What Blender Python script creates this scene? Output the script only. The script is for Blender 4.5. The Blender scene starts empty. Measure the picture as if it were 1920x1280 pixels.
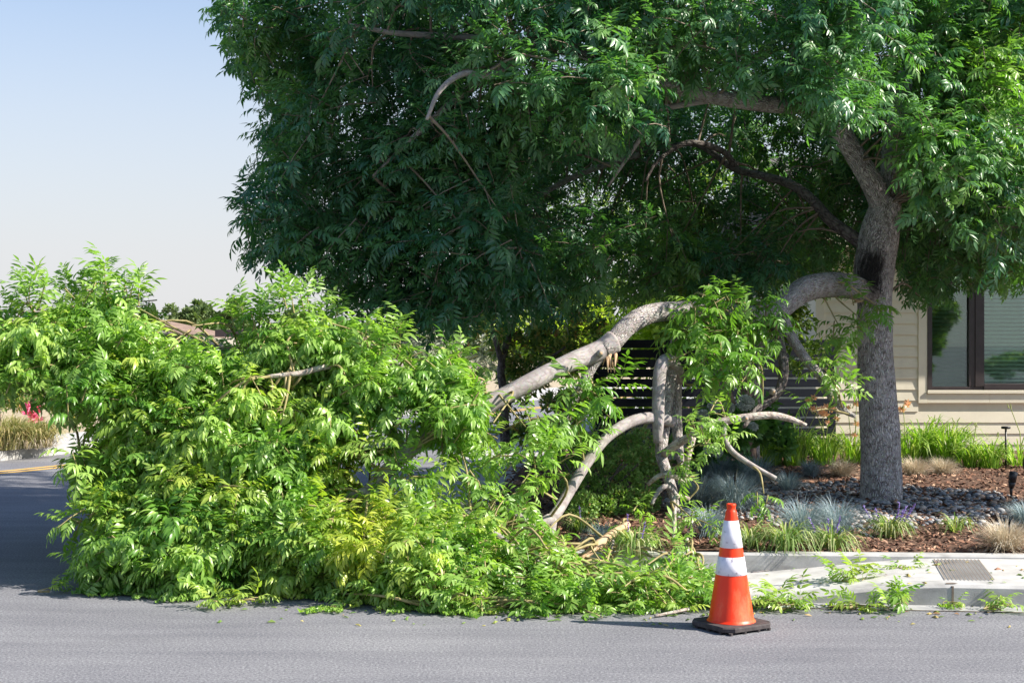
import bpy, math, random
import numpy as np

# ------------------------------------------------------------------ camera, sky, sun, exposure
SC = bpy.context.scene
COL = SC.collection
FP = 2667.0            # focal length in photo pixels (1920 wide)
EYE = 1.6
cam = bpy.data.cameras.new('camera')
cam.lens = 50.0
cam.sensor_width = 36.0
cam.clip_end = 2000.0
camo = bpy.data.objects.new('camera', cam)
camo.location = (0, 0, EYE)
camo.rotation_euler = (math.radians(90), 0, 0)
COL.objects.link(camo)
SC.camera = camo

SUN_EL = math.radians(38.0)
SUN_AZ = math.radians(-12.0)     # angle from +X, negative = a little to the camera's side
world = bpy.data.worlds.new("World")
SC.world = world
world.use_nodes = True
wn = world.node_tree
bg = wn.nodes['Background']
sky = wn.nodes.new('ShaderNodeTexSky')
sky.sky_type = 'NISHITA'
sky.sun_disc = False
sky.sun_elevation = SUN_EL
sky.sun_rotation = math.radians(90.0) - SUN_AZ
sky.altitude = 50
sky.air_density = 1.0
sky.dust_density = 1.0
sky.ozone_density = 4.0
# pale summer haze low over the horizon, mixed into the sky by elevation
wtc = wn.nodes.new('ShaderNodeTexCoord'); wsep = wn.nodes.new('ShaderNodeSeparateXYZ')
wn.links.new(wtc.outputs['Generated'], wsep.inputs['Vector'])
wrp = wn.nodes.new('ShaderNodeValToRGB')
wrp.color_ramp.elements[0].position = 0.0; wrp.color_ramp.elements[0].color = (0.95, 0.95, 0.95, 1)
wrp.color_ramp.elements[1].position = 0.5; wrp.color_ramp.elements[1].color = (0, 0, 0, 1)
for p_, v_ in ((0.06, 0.9), (0.15, 0.62), (0.24, 0.28), (0.34, 0.12)):
    e_ = wrp.color_ramp.elements.new(p_); e_.color = (v_, v_, v_, 1)
wn.links.new(wsep.outputs['Z'], wrp.inputs['Fac'])
wmx = wn.nodes.new('ShaderNodeMix'); wmx.data_type = 'RGBA'
wn.links.new(wrp.outputs['Color'], wmx.inputs[0]); wn.links.new(sky.outputs['Color'], wmx.inputs[6])
wmx.inputs[7].default_value = (3.9, 3.88, 3.96, 1)
wn.links.new(wmx.outputs[2], bg.inputs['Color'])
bg.inputs['Strength'].default_value = 0.094

sl = bpy.data.lights.new('sun', 'SUN')
sl.energy = 5.0
sl.angle = math.radians(0.53)
sl.color = (1.0, 0.93, 0.82)
slo = bpy.data.objects.new('sun', sl)
COL.objects.link(slo)
sd = (math.cos(SUN_EL) * math.cos(SUN_AZ), math.cos(SUN_EL) * math.sin(SUN_AZ), math.sin(SUN_EL))
from mathutils import Vector
slo.rotation_euler = Vector(sd).to_track_quat('Z', 'Y').to_euler()

SC.view_settings.view_transform = 'Standard'
SC.view_settings.look = 'None'
SC.view_settings.exposure = 1.12
SC.view_settings.gamma = 1.0
SC.render.engine = 'CYCLES'
SC.cycles.max_bounces = 10
SC.cycles.diffuse_bounces = 7
SC.cycles.glossy_bounces = 3
SC.cycles.transmission_bounces = 6
SC.cycles.transparent_max_bounces = 8
SC.cycles.use_denoising = True

rng = np.random.default_rng(11)
random.seed(5)
A = np.array


def W(px, py, d):
    """a point at distance d seen at photo pixel (px, py)"""
    return A([(px - 960.0) / FP * d, d, EYE + (640.0 - py) / FP * d])


def G(px, py, z=0.0):
    return W(px, py, FP * (EYE - z) / (py - 640.0))


def nrm(v):
    v = np.asarray(v, float)
    return v / np.maximum(np.linalg.norm(v, axis=-1, keepdims=True), 1e-9)


# ------------------------------------------------------------------ object helpers
def tag(o, label=None, cat=None, group=None, kind=None):
    if label: o['label'] = label
    if cat: o['category'] = cat
    if group: o['group'] = group
    if kind: o['kind'] = kind
    return o


def thing(name, label, cat, loc=(0, 0, 0), group=None):
    o = bpy.data.objects.new(name, None)
    o.empty_display_size = 0.2
    o.location = [float(c) for c in loc]
    COL.objects.link(o)
    return tag(o, label, cat, group)


def mesh(name, V, faces, mats, parent=None, smooth=True, mi=None, attrs=None):
    """V n x 3 in world coordinates; faces: list of index arrays (m x 3 or m x 4), one per material unless mi given"""
    V = np.asarray(V, float)
    if parent is not None:
        p = parent
        off = np.zeros(3)
        while p is not None:
            off = off + A(p.location)
            p = p.parent
        V = V - off
    me = bpy.data.meshes.new(name)
    arrs = [np.asarray(f, np.int32) for f in faces if len(f)]
    loops = np.concatenate([a.ravel() for a in arrs])
    sizes = np.concatenate([np.full(len(a), a.shape[1], np.int32) for a in arrs])
    starts = np.concatenate([[0], np.cumsum(sizes)[:-1]]).astype(np.int32)
    me.vertices.add(len(V))
    me.vertices.foreach_set('co', V.astype(np.float32).ravel())
    me.loops.add(len(loops))
    me.loops.foreach_set('vertex_index', loops)
    me.polygons.add(len(sizes))
    me.polygons.foreach_set('loop_start', starts)
    me.polygons.foreach_set('loop_total', sizes)
    if not isinstance(mats, (list, tuple)): mats = [mats]
    for m in mats: me.materials.append(m)
    if len(mats) > 1:
        if mi is None:
            mi = np.concatenate([np.full(len(a), min(k, len(mats) - 1)) for k, a in enumerate(arrs)])
        me.polygons.foreach_set('material_index', np.asarray(mi, np.int32))
    me.polygons.foreach_set('use_smooth', np.full(len(sizes), smooth, bool))
    for k, v in (attrs or {}).items():
        v = np.asarray(v, np.float32)
        if v.ndim == 1:
            a = me.attributes.new(k, 'FLOAT', 'POINT'); a.data.foreach_set('value', v)
        else:
            a = me.attributes.new(k, 'FLOAT_VECTOR', 'POINT'); a.data.foreach_set('vector', v.ravel())
    me.update(calc_edges=True)
    me.validate()
    o = bpy.data.objects.new(name, me)
    COL.objects.link(o)
    if parent is not None: o.parent = parent
    return o


class MB:
    """collects boxes, prisms and lathes; build() links them as ONE mesh object"""
    def __init__(s): s.v = []; s.q = []; s.t = []; s.n = 0; s.qm = []; s.tm = []

    def add(s, v, q=(), t=(), m=0):
        v = np.asarray(v, float).reshape(-1, 3)
        for f in q: s.q.append([i + s.n for i in f]); s.qm.append(m)
        for f in t: s.t.append([i + s.n for i in f]); s.tm.append(m)
        s.v.append(v); s.n += len(v)

    def box(s, a, b, m=0, bev=0.0):
        x0, y0, z0 = a; x1, y1, z1 = b
        if bev <= 0:
            v = [(x0, y0, z0), (x1, y0, z0), (x1, y1, z0), (x0, y1, z0), (x0, y0, z1), (x1, y0, z1), (x1, y1, z1), (x0, y1, z1)]
            s.add(v, [(0, 3, 2, 1), (4, 5, 6, 7), (0, 1, 5, 4), (1, 2, 6, 5), (2, 3, 7, 6), (3, 0, 4, 7)], m=m)
        else:
            e = bev
            ring = lambda z, k: [(x0 + k, y0 + k, z), (x1 - k, y0 + k, z), (x1 - k, y1 - k, z), (x0 + k, y1 - k, z)]
            v = ring(z0, e) + ring(z0 + e, 0) + ring(z1 - e, 0) + ring(z1, e)
            q = [(3, 2, 1, 0), (12, 13, 14, 15)]
            for r in range(3):
                for k in range(4):
                    q.append((r * 4 + k, r * 4 + (k + 1) % 4, r * 4 + 4 + (k + 1) % 4, r * 4 + 4 + k))
            s.add(v, q, m=m)

    def lathe(s, prof, c=(0, 0, 0), n=32, m=0, cap=True):
        v = []
        for (r, z) in prof:
            for k in range(n):
                a = 2 * math.pi * k / n
                v.append((c[0] + r * math.cos(a), c[1] + r * math.sin(a), c[2] + z))
        q = []
        for i in range(len(prof) - 1):
            for k in range(n):
                q.append((i * n + k, i * n + (k + 1) % n, (i + 1) * n + (k + 1) % n, (i + 1) * n + k))
        t = []
        if cap:
            v.append((c[0], c[1], c[2] + prof[0][1])); v.append((c[0], c[1], c[2] + prof[-1][1]))
            b = len(prof) * n
            for k in range(n):
                t.append((b, (k + 1) % n, k))
                t.append((b + 1, (len(prof) - 1) * n + k, (len(prof) - 1) * n + (k + 1) % n))
        s.add(v, q, t, m)

    def rod(s, a, b, r, n=8, m=0, r2=None):
        a = A(a, dtype=float); b = A(b, dtype=float); r2 = r if r2 is None else r2
        d = nrm(b - a); u = nrm(np.cross(d, A([0.3, 0.9, 0.1]) if abs(d[2]) > .9 else A([0, 0, 1.0]))); w = np.cross(d, u)
        v = []
        for p, rr in ((a, r), (b, r2)):
            for k in range(n):
                t = 2 * math.pi * k / n
                v.append(p + rr * (math.cos(t) * u + math.sin(t) * w))
        q = [(k, (k + 1) % n, n + (k + 1) % n, n + k) for k in range(n)]
        v += [a, b]
        t = [(2 * n, (k + 1) % n, k) for k in range(n)] + [(2 * n + 1, n + k, n + (k + 1) % n) for k in range(n)]
        s.add(v, q, t, m)

    def build(s, name, mats, parent=None, smooth=False):
        fs = [f for f in (s.q, s.t) if len(f)]
        mi = s.qm + s.tm
        return mesh(name, np.concatenate(s.v), [A(f) for f in fs], mats, parent, smooth, mi)


def spline(P, per=6):
    P = np.asarray(P, float)
    Q = np.vstack([2 * P[0] - P[1], P, 2 * P[-1] - P[-2]])
    out = []
    for i in range(1, len(Q) - 2):
        p0, p1, p2, p3 = Q[i - 1], Q[i], Q[i + 1], Q[i + 2]
        for t in np.arange(per) / per:
            out.append(0.5 * ((2 * p1) + (-p0 + p2) * t + (2 * p0 - 5 * p1 + 4 * p2 - p3) * t * t + (-p0 + 3 * p1 - 3 * p2 + p3) * t ** 3))
    out.append(Q[-2])
    return A(out)


def tube_arrays(P, R, n=14, rough=0.0, seed=0):
    """a bent tapering tube: verts, quads, end tris, bark coordinate"""
    P = np.asarray(P, float); R = np.asarray(R, float); k = len(P)
    T = nrm(np.gradient(P, axis=0))
    u = nrm(np.cross(T[0], A([0.02, 1.0, 0.03])) if abs(T[0][1]) < .9 else np.cross(T[0], A([0, 0, 1.0])))
    L = np.concatenate([[0], np.cumsum(np.linalg.norm(np.diff(P, axis=0), axis=1))])
    r_ = np.random.default_rng(seed + 100)
    ph = r_.uniform(0, 6.28, 8); off = r_.uniform(0, 20, 3)
    V = []; B = []
    ang = np.arange(n) * 2 * math.pi / n
    for i in range(k):
        u = nrm(u - T[i] * np.dot(u, T[i])); w = np.cross(T[i], u)
        bump = 1 + rough * (np.sin(2 * ang + ph[0] + L[i] * 3) * .5 + np.sin(3 * ang + ph[1] - L[i] * 5) * .4 + np.sin(5 * ang + ph[2] + L[i] * 9) * .25
                            + math.sin(L[i] * 14 + ph[3]) * .3)
        rr = R[i] * bump
        V.append(P[i] + (np.cos(ang) * rr)[:, None] * u + (np.sin(ang) * rr)[:, None] * w)
        B.append(np.stack([np.cos(ang) * R[i] + off[0], np.sin(ang) * R[i] + off[1], np.full(n, L[i]) + off[2]], 1))
    V = np.concatenate(V + [P[:1], P[-1:]]); B = np.concatenate(B + [[[off[0], off[1], off[2]]], [[off[0], off[1], L[-1] + off[2]]]])
    i, j = np.meshgrid(np.arange(k - 1), np.arange(n), indexing='ij')
    q = np.stack([i * n + j, i * n + (j + 1) % n, (i + 1) * n + (j + 1) % n, (i + 1) * n + j], -1).reshape(-1, 4)
    j = np.arange(n)
    t = np.concatenate([np.stack([np.full(n, k * n), (j + 1) % n, j], 1), np.stack([np.full(n, k * n + 1), (k - 1) * n + j, (k - 1) * n + (j + 1) % n], 1)])
    return V, q, t, B


LIMBS = {}      # owner -> list of sampled points (n x 3)


def limb(name, owner, pts, radii, mat, parent, n=14, per=8, rough=0.06, seed=0, label=None):
    P = spline(pts, per)
    R = np.interp(np.linspace(0, len(pts) - 1, len(P)), np.arange(len(pts)), radii)
    V, q, t, B = tube_arrays(P, R, n, rough, seed)
    o = mesh(name, V, [q, t], mat, parent, True, attrs={'barkco': B})
    LIMBS.setdefault(owner, []).append(P)
    if label: o['label'] = label
    return o


def straws(P, R, sides=3):
    """many thin tubes at once: P n x k x 3, R n x k -> verts, quads"""
    P = np.asarray(P, float); R = np.asarray(R, float)
    n, k, _ = P.shape
    T = nrm(P[:, -1] - P[:, 0])
    ref = np.where(np.abs(T[:, 2:3]) > .85, A([[1.0, 0.2, 0]]), A([[0, 0, 1.0]]))
    u = nrm(np.cross(T, ref)); w = np.cross(T, u)
    ang = np.arange(sides) * 2 * math.pi / sides
    V = P[:, :, None, :] + R[:, :, None, None] * (np.cos(ang)[None, None, :, None] * u[:, None, None, :] + np.sin(ang)[None, None, :, None] * w[:, None, None, :])
    base = (np.arange(n) * k * sides)[:, None, None]
    i, j = np.meshgrid(np.arange(k - 1), np.arange(sides), indexing='ij')
    q = np.stack([i * sides + j, i * sides + (j + 1) % sides, (i + 1) * sides + (j + 1) % sides, (i + 1) * sides + j], -1).reshape(1, -1, 4)
    return V.reshape(-1, 3), (q + base).reshape(-1, 4)


def inpoly(px, py, poly):
    px = np.asarray(px); py = np.asarray(py)
    c = np.zeros(px.shape, bool)
    n = len(poly); j = n - 1
    for i in range(n):
        xi, yi = poly[i]; xj, yj = poly[j]
        with np.errstate(divide='ignore', invalid='ignore'):
            c ^= ((yi > py) != (yj > py)) & (px < (xj - xi) * (py - yi) / ((yj - yi) if yj != yi else 1e-9) + xi)
        j = i
    return c


def sample_poly(poly, n):
    P = A(poly, dtype=float); lo = P.min(0); hi = P.max(0)
    out = np.zeros((0, 2))
    while len(out) < n:
        c = rng.uniform(lo, hi, (n * 2, 2))
        out = np.vstack([out, c[inpoly(c[:, 0], c[:, 1], poly)]])
    return out[:n]


def proj(P):
    P = np.asarray(P)
    return 960 + P[..., 0] / P[..., 1] * FP, 640 - (P[..., 2] - EYE) / P[..., 1] * FP


# ------------------------------------------------------------------ materials
def new_mat(name):
    m = bpy.data.materials.new(name); m.use_nodes = True
    nt = m.node_tree
    return m, nt, nt.nodes['Principled BSDF'], nt.nodes['Material Output']


def N(nt, typ, **kw):
    n = nt.nodes.new(typ)
    for k, v in kw.items():
        if k.startswith('i_'):
            key = k[2:]
            key = int(key) if key.isdigit() else key.replace('_', ' ')
            n.inputs[key].default_value = v
        else: setattr(n, k, v)
    return n


def ramp(nt, stops, fac=None):
    r = nt.nodes.new('ShaderNodeValToRGB')
    e = r.color_ramp.elements
    while len(e) < len(stops): e.new(0.5)
    for el, (p, c) in zip(e, stops):
        el.position = p; el.color = (c[0], c[1], c[2], 1)
    if fac is not None: nt.links.new(fac, r.inputs['Fac'])
    return r


def mixc(nt, f, a, b, blend='MIX'):
    m = nt.nodes.new('ShaderNodeMix'); m.data_type = 'RGBA'; m.blend_type = blend
    for s, v in ((0, f), (6, a), (7, b)):
        if hasattr(v, 'is_linked'): nt.links.new(v, m.inputs[s])
        else: m.inputs[s].default_value = v if not isinstance(v, tuple) else (v[0], v[1], v[2], 1)
    return m.outputs[2]


def noisy(name, stops, scale, rough=0.8, bump=0.0, detail=6.0, bscale=None, spec=0.3, stretch=None, metallic=0.0, bdist=0.01):
    m, nt, b, out = new_mat(name)
    tc = N(nt, 'ShaderNodeTexCoord'); src = tc.outputs['Object']
    if stretch:
        mp = N(nt, 'ShaderNodeMapping'); mp.inputs['Scale'].default_value = stretch
        nt.links.new(src, mp.inputs['Vector']); src = mp.outputs['Vector']
    n = N(nt, 'ShaderNodeTexNoise', i_Scale=scale, i_Detail=detail)
    nt.links.new(src, n.inputs['Vector'])
    r = ramp(nt, stops, n.outputs['Fac'])
    nt.links.new(r.outputs['Color'], b.inputs['Base Color'])
    b.inputs['Roughness'].default_value = rough
    b.inputs['Specular IOR Level'].default_value = spec
    b.inputs['Metallic'].default_value = metallic
    if bump:
        n2 = N(nt, 'ShaderNodeTexNoise', i_Scale=bscale or scale, i_Detail=5.0)
        nt.links.new(src, n2.inputs['Vector'])
        bp = N(nt, 'ShaderNodeBump', i_Strength=bump, i_Distance=bdist)
        nt.links.new(n2.outputs['Fac'], bp.inputs['Height'])
        nt.links.new(bp.outputs['Normal'], b.inputs['Normal'])
    return m


def leaf_mat(name, dark, light, yellow=(0.42, 0.40, 0.05), trans=0.35, tcol=None, rough=0.42, spec=0.45, attr=True):
    m, nt, b, out = new_mat(name)
    if attr:
        at = N(nt, 'ShaderNodeAttribute', attribute_name='tint'); f = at.outputs['Fac']
        ay = N(nt, 'ShaderNodeAttribute', attribute_name='yellow'); fy = ay.outputs['Fac']
    else:
        oi = N(nt, 'ShaderNodeNewGeometry'); f = oi.outputs['Random Per Island']; fy = None
    r = ramp(nt, [(0.0, dark), (1.0, light)], f)
    c = r.outputs['Color']
    if fy is not None: c = mixc(nt, fy, c, yellow)
    nt.links.new(c, b.inputs['Base Color'])
    b.inputs['Roughness'].default_value = rough
    b.inputs['Specular IOR Level'].default_value = spec
    tr = N(nt, 'ShaderNodeBsdfTranslucent')
    tc = mixc(nt, 1.0, c, tcol or (1.5, 1.75, 0.55), 'MULTIPLY')
    nt.links.new(tc, tr.inputs['Color'])
    mx = N(nt, 'ShaderNodeMixShader'); mx.inputs['Fac'].default_value = trans
    nt.links.new(b.outputs['BSDF'], mx.inputs[1]); nt.links.new(tr.outputs['BSDF'], mx.inputs[2])
    nt.links.new(mx.outputs['Shader'], out.inputs['Surface'])
    return m


def bark_mat(name, light, dark, fis, sc=(34, 34, 11), bump=0.8, stain=None, rings=0.0):
    m, nt, b, out = new_mat(name)
    at = N(nt, 'ShaderNodeAttribute', attribute_name='barkco')
    nz = N(nt, 'ShaderNodeTexNoise', i_Scale=9.0, i_Detail=4.0)
    nt.links.new(at.outputs['Vector'], nz.inputs['Vector'])
    wv = mixc(nt, 0.10, at.outputs['Vector'], nz.outputs['Color'], 'ADD')
    mp = N(nt, 'ShaderNodeMapping'); mp.inputs['Scale'].default_value = sc
    nt.links.new(wv, mp.inputs['Vector'])
    vo = N(nt, 'ShaderNodeTexVoronoi', feature='DISTANCE_TO_EDGE', i_Scale=1.0)
    nt.links.new(mp.outputs['Vector'], vo.inputs['Vector'])
    n2 = N(nt, 'ShaderNodeTexNoise', i_Scale=5.0, i_Detail=8.0, i_Roughness=0.65)
    nt.links.new(at.outputs['Vector'], n2.inputs['Vector'])
    base = ramp(nt, [(0.32, dark), (0.68, light)], n2.outputs['Fac']).outputs['Color']
    fr0 = ramp(nt, [(0.0, (1, 1, 1)), (0.22, (0, 0, 0))], vo.outputs['Distance']).outputs['Color']
    nf = N(nt, 'ShaderNodeTexNoise', i_Scale=22.0, i_Detail=3.0); nt.links.new(at.outputs['Vector'], nf.inputs['Vector'])
    fr = mixc(nt, 1.0, fr0, ramp(nt, [(0.35, (0.15, 0.15, 0.15)), (0.6, (1, 1, 1))], nf.outputs['Fac']).outputs['Color'], 'MULTIPLY')
    n3 = N(nt, 'ShaderNodeTexNoise', i_Scale=60.0, i_Detail=4.0)
    nt.links.new(at.outputs['Vector'], n3.inputs['Vector'])
    base = mixc(nt, 0.35, base, n3.outputs['Color'], 'OVERLAY')
    hue = N(nt, 'ShaderNodeHueSaturation', i_Saturation=0.75); nt.links.new(base, hue.inputs['Color']); base = hue.outputs['Color']
    c = mixc(nt, fr, base, fis)
    if rings:
        wv2 = N(nt, 'ShaderNodeTexWave', wave_type='BANDS', bands_direction='Z', i_Scale=2.1, i_Distortion=6.0, i_Detail=3.0)
        nt.links.new(at.outputs['Vector'], wv2.inputs['Vector'])
        rr = ramp(nt, [(0.93, (0, 0, 0)), (1.0, (rings, rings, rings))], wv2.outputs['Fac']).outputs['Color']
        c = mixc(nt, rr, c, fis)
    if stain is not None:
        ge = N(nt, 'ShaderNodeNewGeometry')
        vm = N(nt, 'ShaderNodeVectorMath', operation='SUBTRACT'); vm.inputs[1].default_value = tuple(float(x) for x in stain[0])
        nt.links.new(ge.outputs['Position'], vm.inputs[0])
        vs = N(nt, 'ShaderNodeVectorMath', operation='MULTIPLY'); vs.inputs[1].default_value = stain[1]
        nt.links.new(vm.outputs[0], vs.inputs[0])
        ln = N(nt, 'ShaderNodeVectorMath', operation='LENGTH'); nt.links.new(vs.outputs[0], ln.inputs[0])
        n4 = N(nt, 'ShaderNodeTexNoise', i_Scale=26.0, i_Detail=8.0, i_Roughness=0.65); 
        mp4 = N(nt, 'ShaderNodeMapping'); mp4.inputs['Scale'].default_value = (1.5, 1.5, 0.35)
        nt.links.new(at.outputs['Vector'], mp4.inputs['Vector']); nt.links.new(mp4.outputs['Vector'], n4.inputs['Vector'])
        ad = N(nt, 'ShaderNodeMath', operation='MULTIPLY_ADD'); ad.inputs[1].default_value = 1.3; 
        nt.links.new(n4.outputs['Fac'], ad.inputs[0]); nt.links.new(ln.outputs['Value'], ad.inputs[2])
        sr = ramp(nt, [(0.0, (1, 1, 1)), (0.44, (0.95, 0.95, 0.95)), (0.62, (0.25, 0.25, 0.25)), (0.74, (0, 0, 0))], None)
        mu = N(nt, 'ShaderNodeMath', operation='MULTIPLY'); mu.inputs[1].default_value = 0.4
        nt.links.new(ad.outputs[0], mu.inputs[0]); nt.links.new(mu.outputs[0], sr.inputs['Fac'])
        c = mixc(nt, sr.outputs['Color'], c, (0.012, 0.01, 0.01))
    nt.links.new(c, b.inputs['Base Color'])
    b.inputs['Roughness'].default_value = 0.9
    b.inputs['Specular IOR Level'].default_value = 0.2
    hr = ramp(nt, [(0.0, (0, 0, 0)), (0.3, (1, 1, 1))], vo.outputs['Distance'])
    hm = mixc(nt, 0.35, hr.outputs['Color'], n3.outputs['Color'])
    bp = N(nt, 'ShaderNodeBump', i_Strength=bump, i_Distance=0.02)
    nt.links.new(hm, bp.inputs['Height']); nt.links.new(bp.outputs['Normal'], b.inputs['Normal'])
    return m


def asphalt_mat():
    m, nt, b, out = new_mat('asphalt')
    tc = N(nt, 'ShaderNodeTexCoord'); o = tc.outputs['Object']
    n1 = N(nt, 'ShaderNodeTexNoise', i_Scale=70.0, i_Detail=5.0, i_Roughness=0.75); nt.links.new(o, n1.inputs['Vector'])
    r1 = ramp(nt, [(0.30, (0.07, 0.072, 0.083)), (0.5, (0.183, 0.184, 0.2)), (0.72, (0.38, 0.38, 0.385))], n1.outputs['Fac'])
    n2 = N(nt, 'ShaderNodeTexNoise', i_Scale=0.9, i_Detail=5.0); nt.links.new(o, n2.inputs['Vector'])
    r2 = ramp(nt, [(0.3, (0.86, 0.86, 0.88)), (0.7, (1.06, 1.06, 1.05))], n2.outputs['Fac'])
    c = mixc(nt, 1.0, r1.outputs['Color'], r2.outputs['Color'], 'MULTIPLY')
    mp = N(nt, 'ShaderNodeMapping'); mp.inputs['Scale'].default_value = (0.35, 2.6, 1); nt.links.new(o, mp.inputs['Vector'])
    n3 = N(nt, 'ShaderNodeTexNoise', i_Scale=1.6, i_Detail=6.0, i_Roughness=0.6); nt.links.new(mp.outputs['Vector'], n3.inputs['Vector'])
    r3 = ramp(nt, [(0.35, (0.84, 0.84, 0.86)), (0.6, (1.03, 1.03, 1.03))], n3.outputs['Fac'])
    c = mixc(nt, 1.0, c, r3.outputs['Color'], 'MULTIPLY')
    nt.links.new(c, b.inputs['Base Color'])
    b.inputs['Roughness'].default_value = 0.85; b.inputs['Specular IOR Level'].default_value = 0.25
    bp = N(nt, 'ShaderNodeBump', i_Strength=0.55, i_Distance=0.006)
    nt.links.new(n1.outputs['Fac'], bp.inputs['Height']); nt.links.new(bp.outputs['Normal'], b.inputs['Normal'])
    return m


M = {}
M['asphalt'] = asphalt_mat()
M['concrete'] = noisy('concrete', [(0.3, (0.345, 0.338, 0.325)), (0.5, (0.45, 0.443, 0.43)), (0.75, (0.52, 0.513, 0.50))], 7.0, 0.9, 0.25, 9.0, 160.0, bdist=0.003)
M['kerb'] = noisy('kerb concrete', [(0.3, (0.29, 0.285, 0.275)), (0.5, (0.40, 0.395, 0.385)), (0.75, (0.48, 0.475, 0.465))], 6.0, 0.9, 0.3, 9.0, 120.0, bdist=0.003)
M['gutter'] = noisy('gutter concrete', [(0.3, (0.24, 0.24, 0.25)), (0.7, (0.38, 0.38, 0.38))], 9.0, 0.9, 0.25, 9.0, 150.0, bdist=0.003)
M['groove'] = noisy('groove shade and dirt', [(0.3, (0.10, 0.075, 0.06)), (0.7, (0.2, 0.16, 0.13))], 30.0)
M['yellow_paint'] = noisy('road paint', [(0.3, (0.62, 0.36, 0.08)), (0.7, (0.75, 0.47, 0.12))], 20.0, 0.7)
M['mulch'] = noisy('mulch soil', [(0.3, (0.045, 0.028, 0.02)), (0.5, (0.11, 0.062, 0.042)), (0.7, (0.22, 0.13, 0.09))], 38.0, 0.95, 0.8, 8.0, 60.0, bdist=0.02)
M['dry_soil'] = noisy('dry ground', [(0.3, (0.30, 0.24, 0.16)), (0.7, (0.44, 0.37, 0.26))], 8.0, 0.95, 0.5, 8.0, 60.0)
M['lawn'] = noisy('lawn ground', [(0.3, (0.07, 0.11, 0.03)), (0.7, (0.14, 0.17, 0.05))], 5.0, 0.95, 0.5, 8.0, 60.0)
M['bark'] = bark_mat('grey bark', (0.66, 0.62, 0.60), (0.47, 0.435, 0.42), (0.12, 0.10, 0.09), (62, 62, 12), 1.0,
                     stain=(W(1634, 508, 12.32), (6.3, 2.5, 3.3)))
M['limb_bark'] = bark_mat('limb bark', (0.46, 0.42, 0.40), (0.31, 0.28, 0.26), (0.14, 0.11, 0.095), (70, 70, 14), 0.7, stain=(W(1634, 508, 12.32), (6.3, 2.5, 3.3)))
M['smooth_bark'] = bark_mat('smooth bark', (0.375, 0.335, 0.32), (0.26, 0.23, 0.22), (0.22, 0.19, 0.18), (30, 30, 8), 0.12, rings=0.55)
M['pale_twig'] = bark_mat('pale peeled bark', (0.52, 0.46, 0.39), (0.36, 0.31, 0.255), (0.2, 0.15, 0.12), (40, 40, 14), 0.3, rings=0.5)
M['twig'] = noisy('twig', [(0.3, (0.13, 0.10, 0.075)), (0.7, (0.26, 0.21, 0.165))], 20.0, 0.9)
M['green_twig'] = noisy('young twig', [(0.3, (0.20, 0.17, 0.07)), (0.7, (0.36, 0.30, 0.15))], 20.0, 0.8)
M['torn_wood'] = noisy('torn wood', [(0.3, (0.40, 0.24, 0.13)), (0.7, (0.62, 0.45, 0.29))], 25.0, 0.85, 0.4, stretch=(1, 1, .3))
M['tan_bark'] = bark_mat('tan bark', (0.46, 0.33, 0.22), (0.28, 0.19, 0.13), (0.12, 0.08, 0.06), (18, 18, 9), 0.3)
M['dark_bark'] = bark_mat('dark bark', (0.20, 0.17, 0.15), (0.11, 0.09, 0.08), (0.04, 0.03, 0.03), (30, 30, 12), 0.6)
M['crown_leaf'] = leaf_mat('crown leaf', (0.042, 0.13, 0.068), (0.14, 0.285, 0.10), (0.26, 0.42, 0.05), trans=0.33, rough=0.36, spec=0.55, tcol=(1.5, 1.9, 0.5))
M['fallen_leaf'] = leaf_mat('fallen leaf', (0.115, 0.255, 0.036), (0.34, 0.49, 0.125), (0.55, 0.54, 0.07), trans=0.38, rough=0.36, spec=0.55)
M['siding'] = noisy('cream siding', [(0.3, (0.77, 0.71, 0.565)), (0.7, (0.82, 0.76, 0.615))], 3.0, 0.6, 0.05, 6.0, 40.0)
M['trim'] = noisy('cream trim', [(0.3, (0.78, 0.72, 0.575)), (0.7, (0.83, 0.77, 0.625))], 4.0, 0.55)
M['bronze'] = noisy('bronze frame', [(0.3, (0.035, 0.026, 0.026)), (0.7, (0.055, 0.042, 0.042))], 10.0, 0.4, spec=0.5)
M['fence'] = noisy('charcoal boards', [(0.3, (0.012, 0.015, 0.026)), (0.7, (0.026, 0.030, 0.046))], 4.0, 0.6, 0.2, spec=0.2, stretch=(.3, 3, 12))
M['roof'] = noisy('brown roof tiles', [(0.35, (0.15, 0.10, 0.075)), (0.65, (0.28, 0.20, 0.155))], 3.0, 0.9, stretch=(1, 1, 4))
M['house_roof'] = noisy('grey roof shingles', [(0.35, (0.07, 0.065, 0.06)), (0.65, (0.13, 0.12, 0.11))], 3.0, 0.9, stretch=(1, 1, 4))
M['far_wall'] = noisy('far wall', [(0.3, (0.60, 0.60, 0.62)), (0.7, (0.68, 0.68, 0.70))], 2.0, 0.8)
M['far_beige'] = noisy('far beige', [(0.3, (0.50, 0.42, 0.34)), (0.7, (0.58, 0.5, 0.42))], 2.0, 0.8)
M['black_metal'] = noisy('black metal', [(0.3, (0.012, 0.012, 0.014)), (0.7, (0.025, 0.025, 0.028))], 20.0, 0.45, spec=0.5)
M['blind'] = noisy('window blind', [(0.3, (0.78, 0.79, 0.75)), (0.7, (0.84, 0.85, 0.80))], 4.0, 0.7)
M['shade_tinted_blind'] = noisy('shade tinted blind', [(0.3, (0.16, 0.19, 0.16)), (0.7, (0.21, 0.24, 0.205))], 4.0, 0.7)  # same blind with the left pane's dimness put into its colour
M['dark_room'] = noisy('dark room', [(0.3, (0.05, 0.05, 0.05)), (0.7, (0.07, 0.07, 0.065))], 2.0, 0.9)
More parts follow.
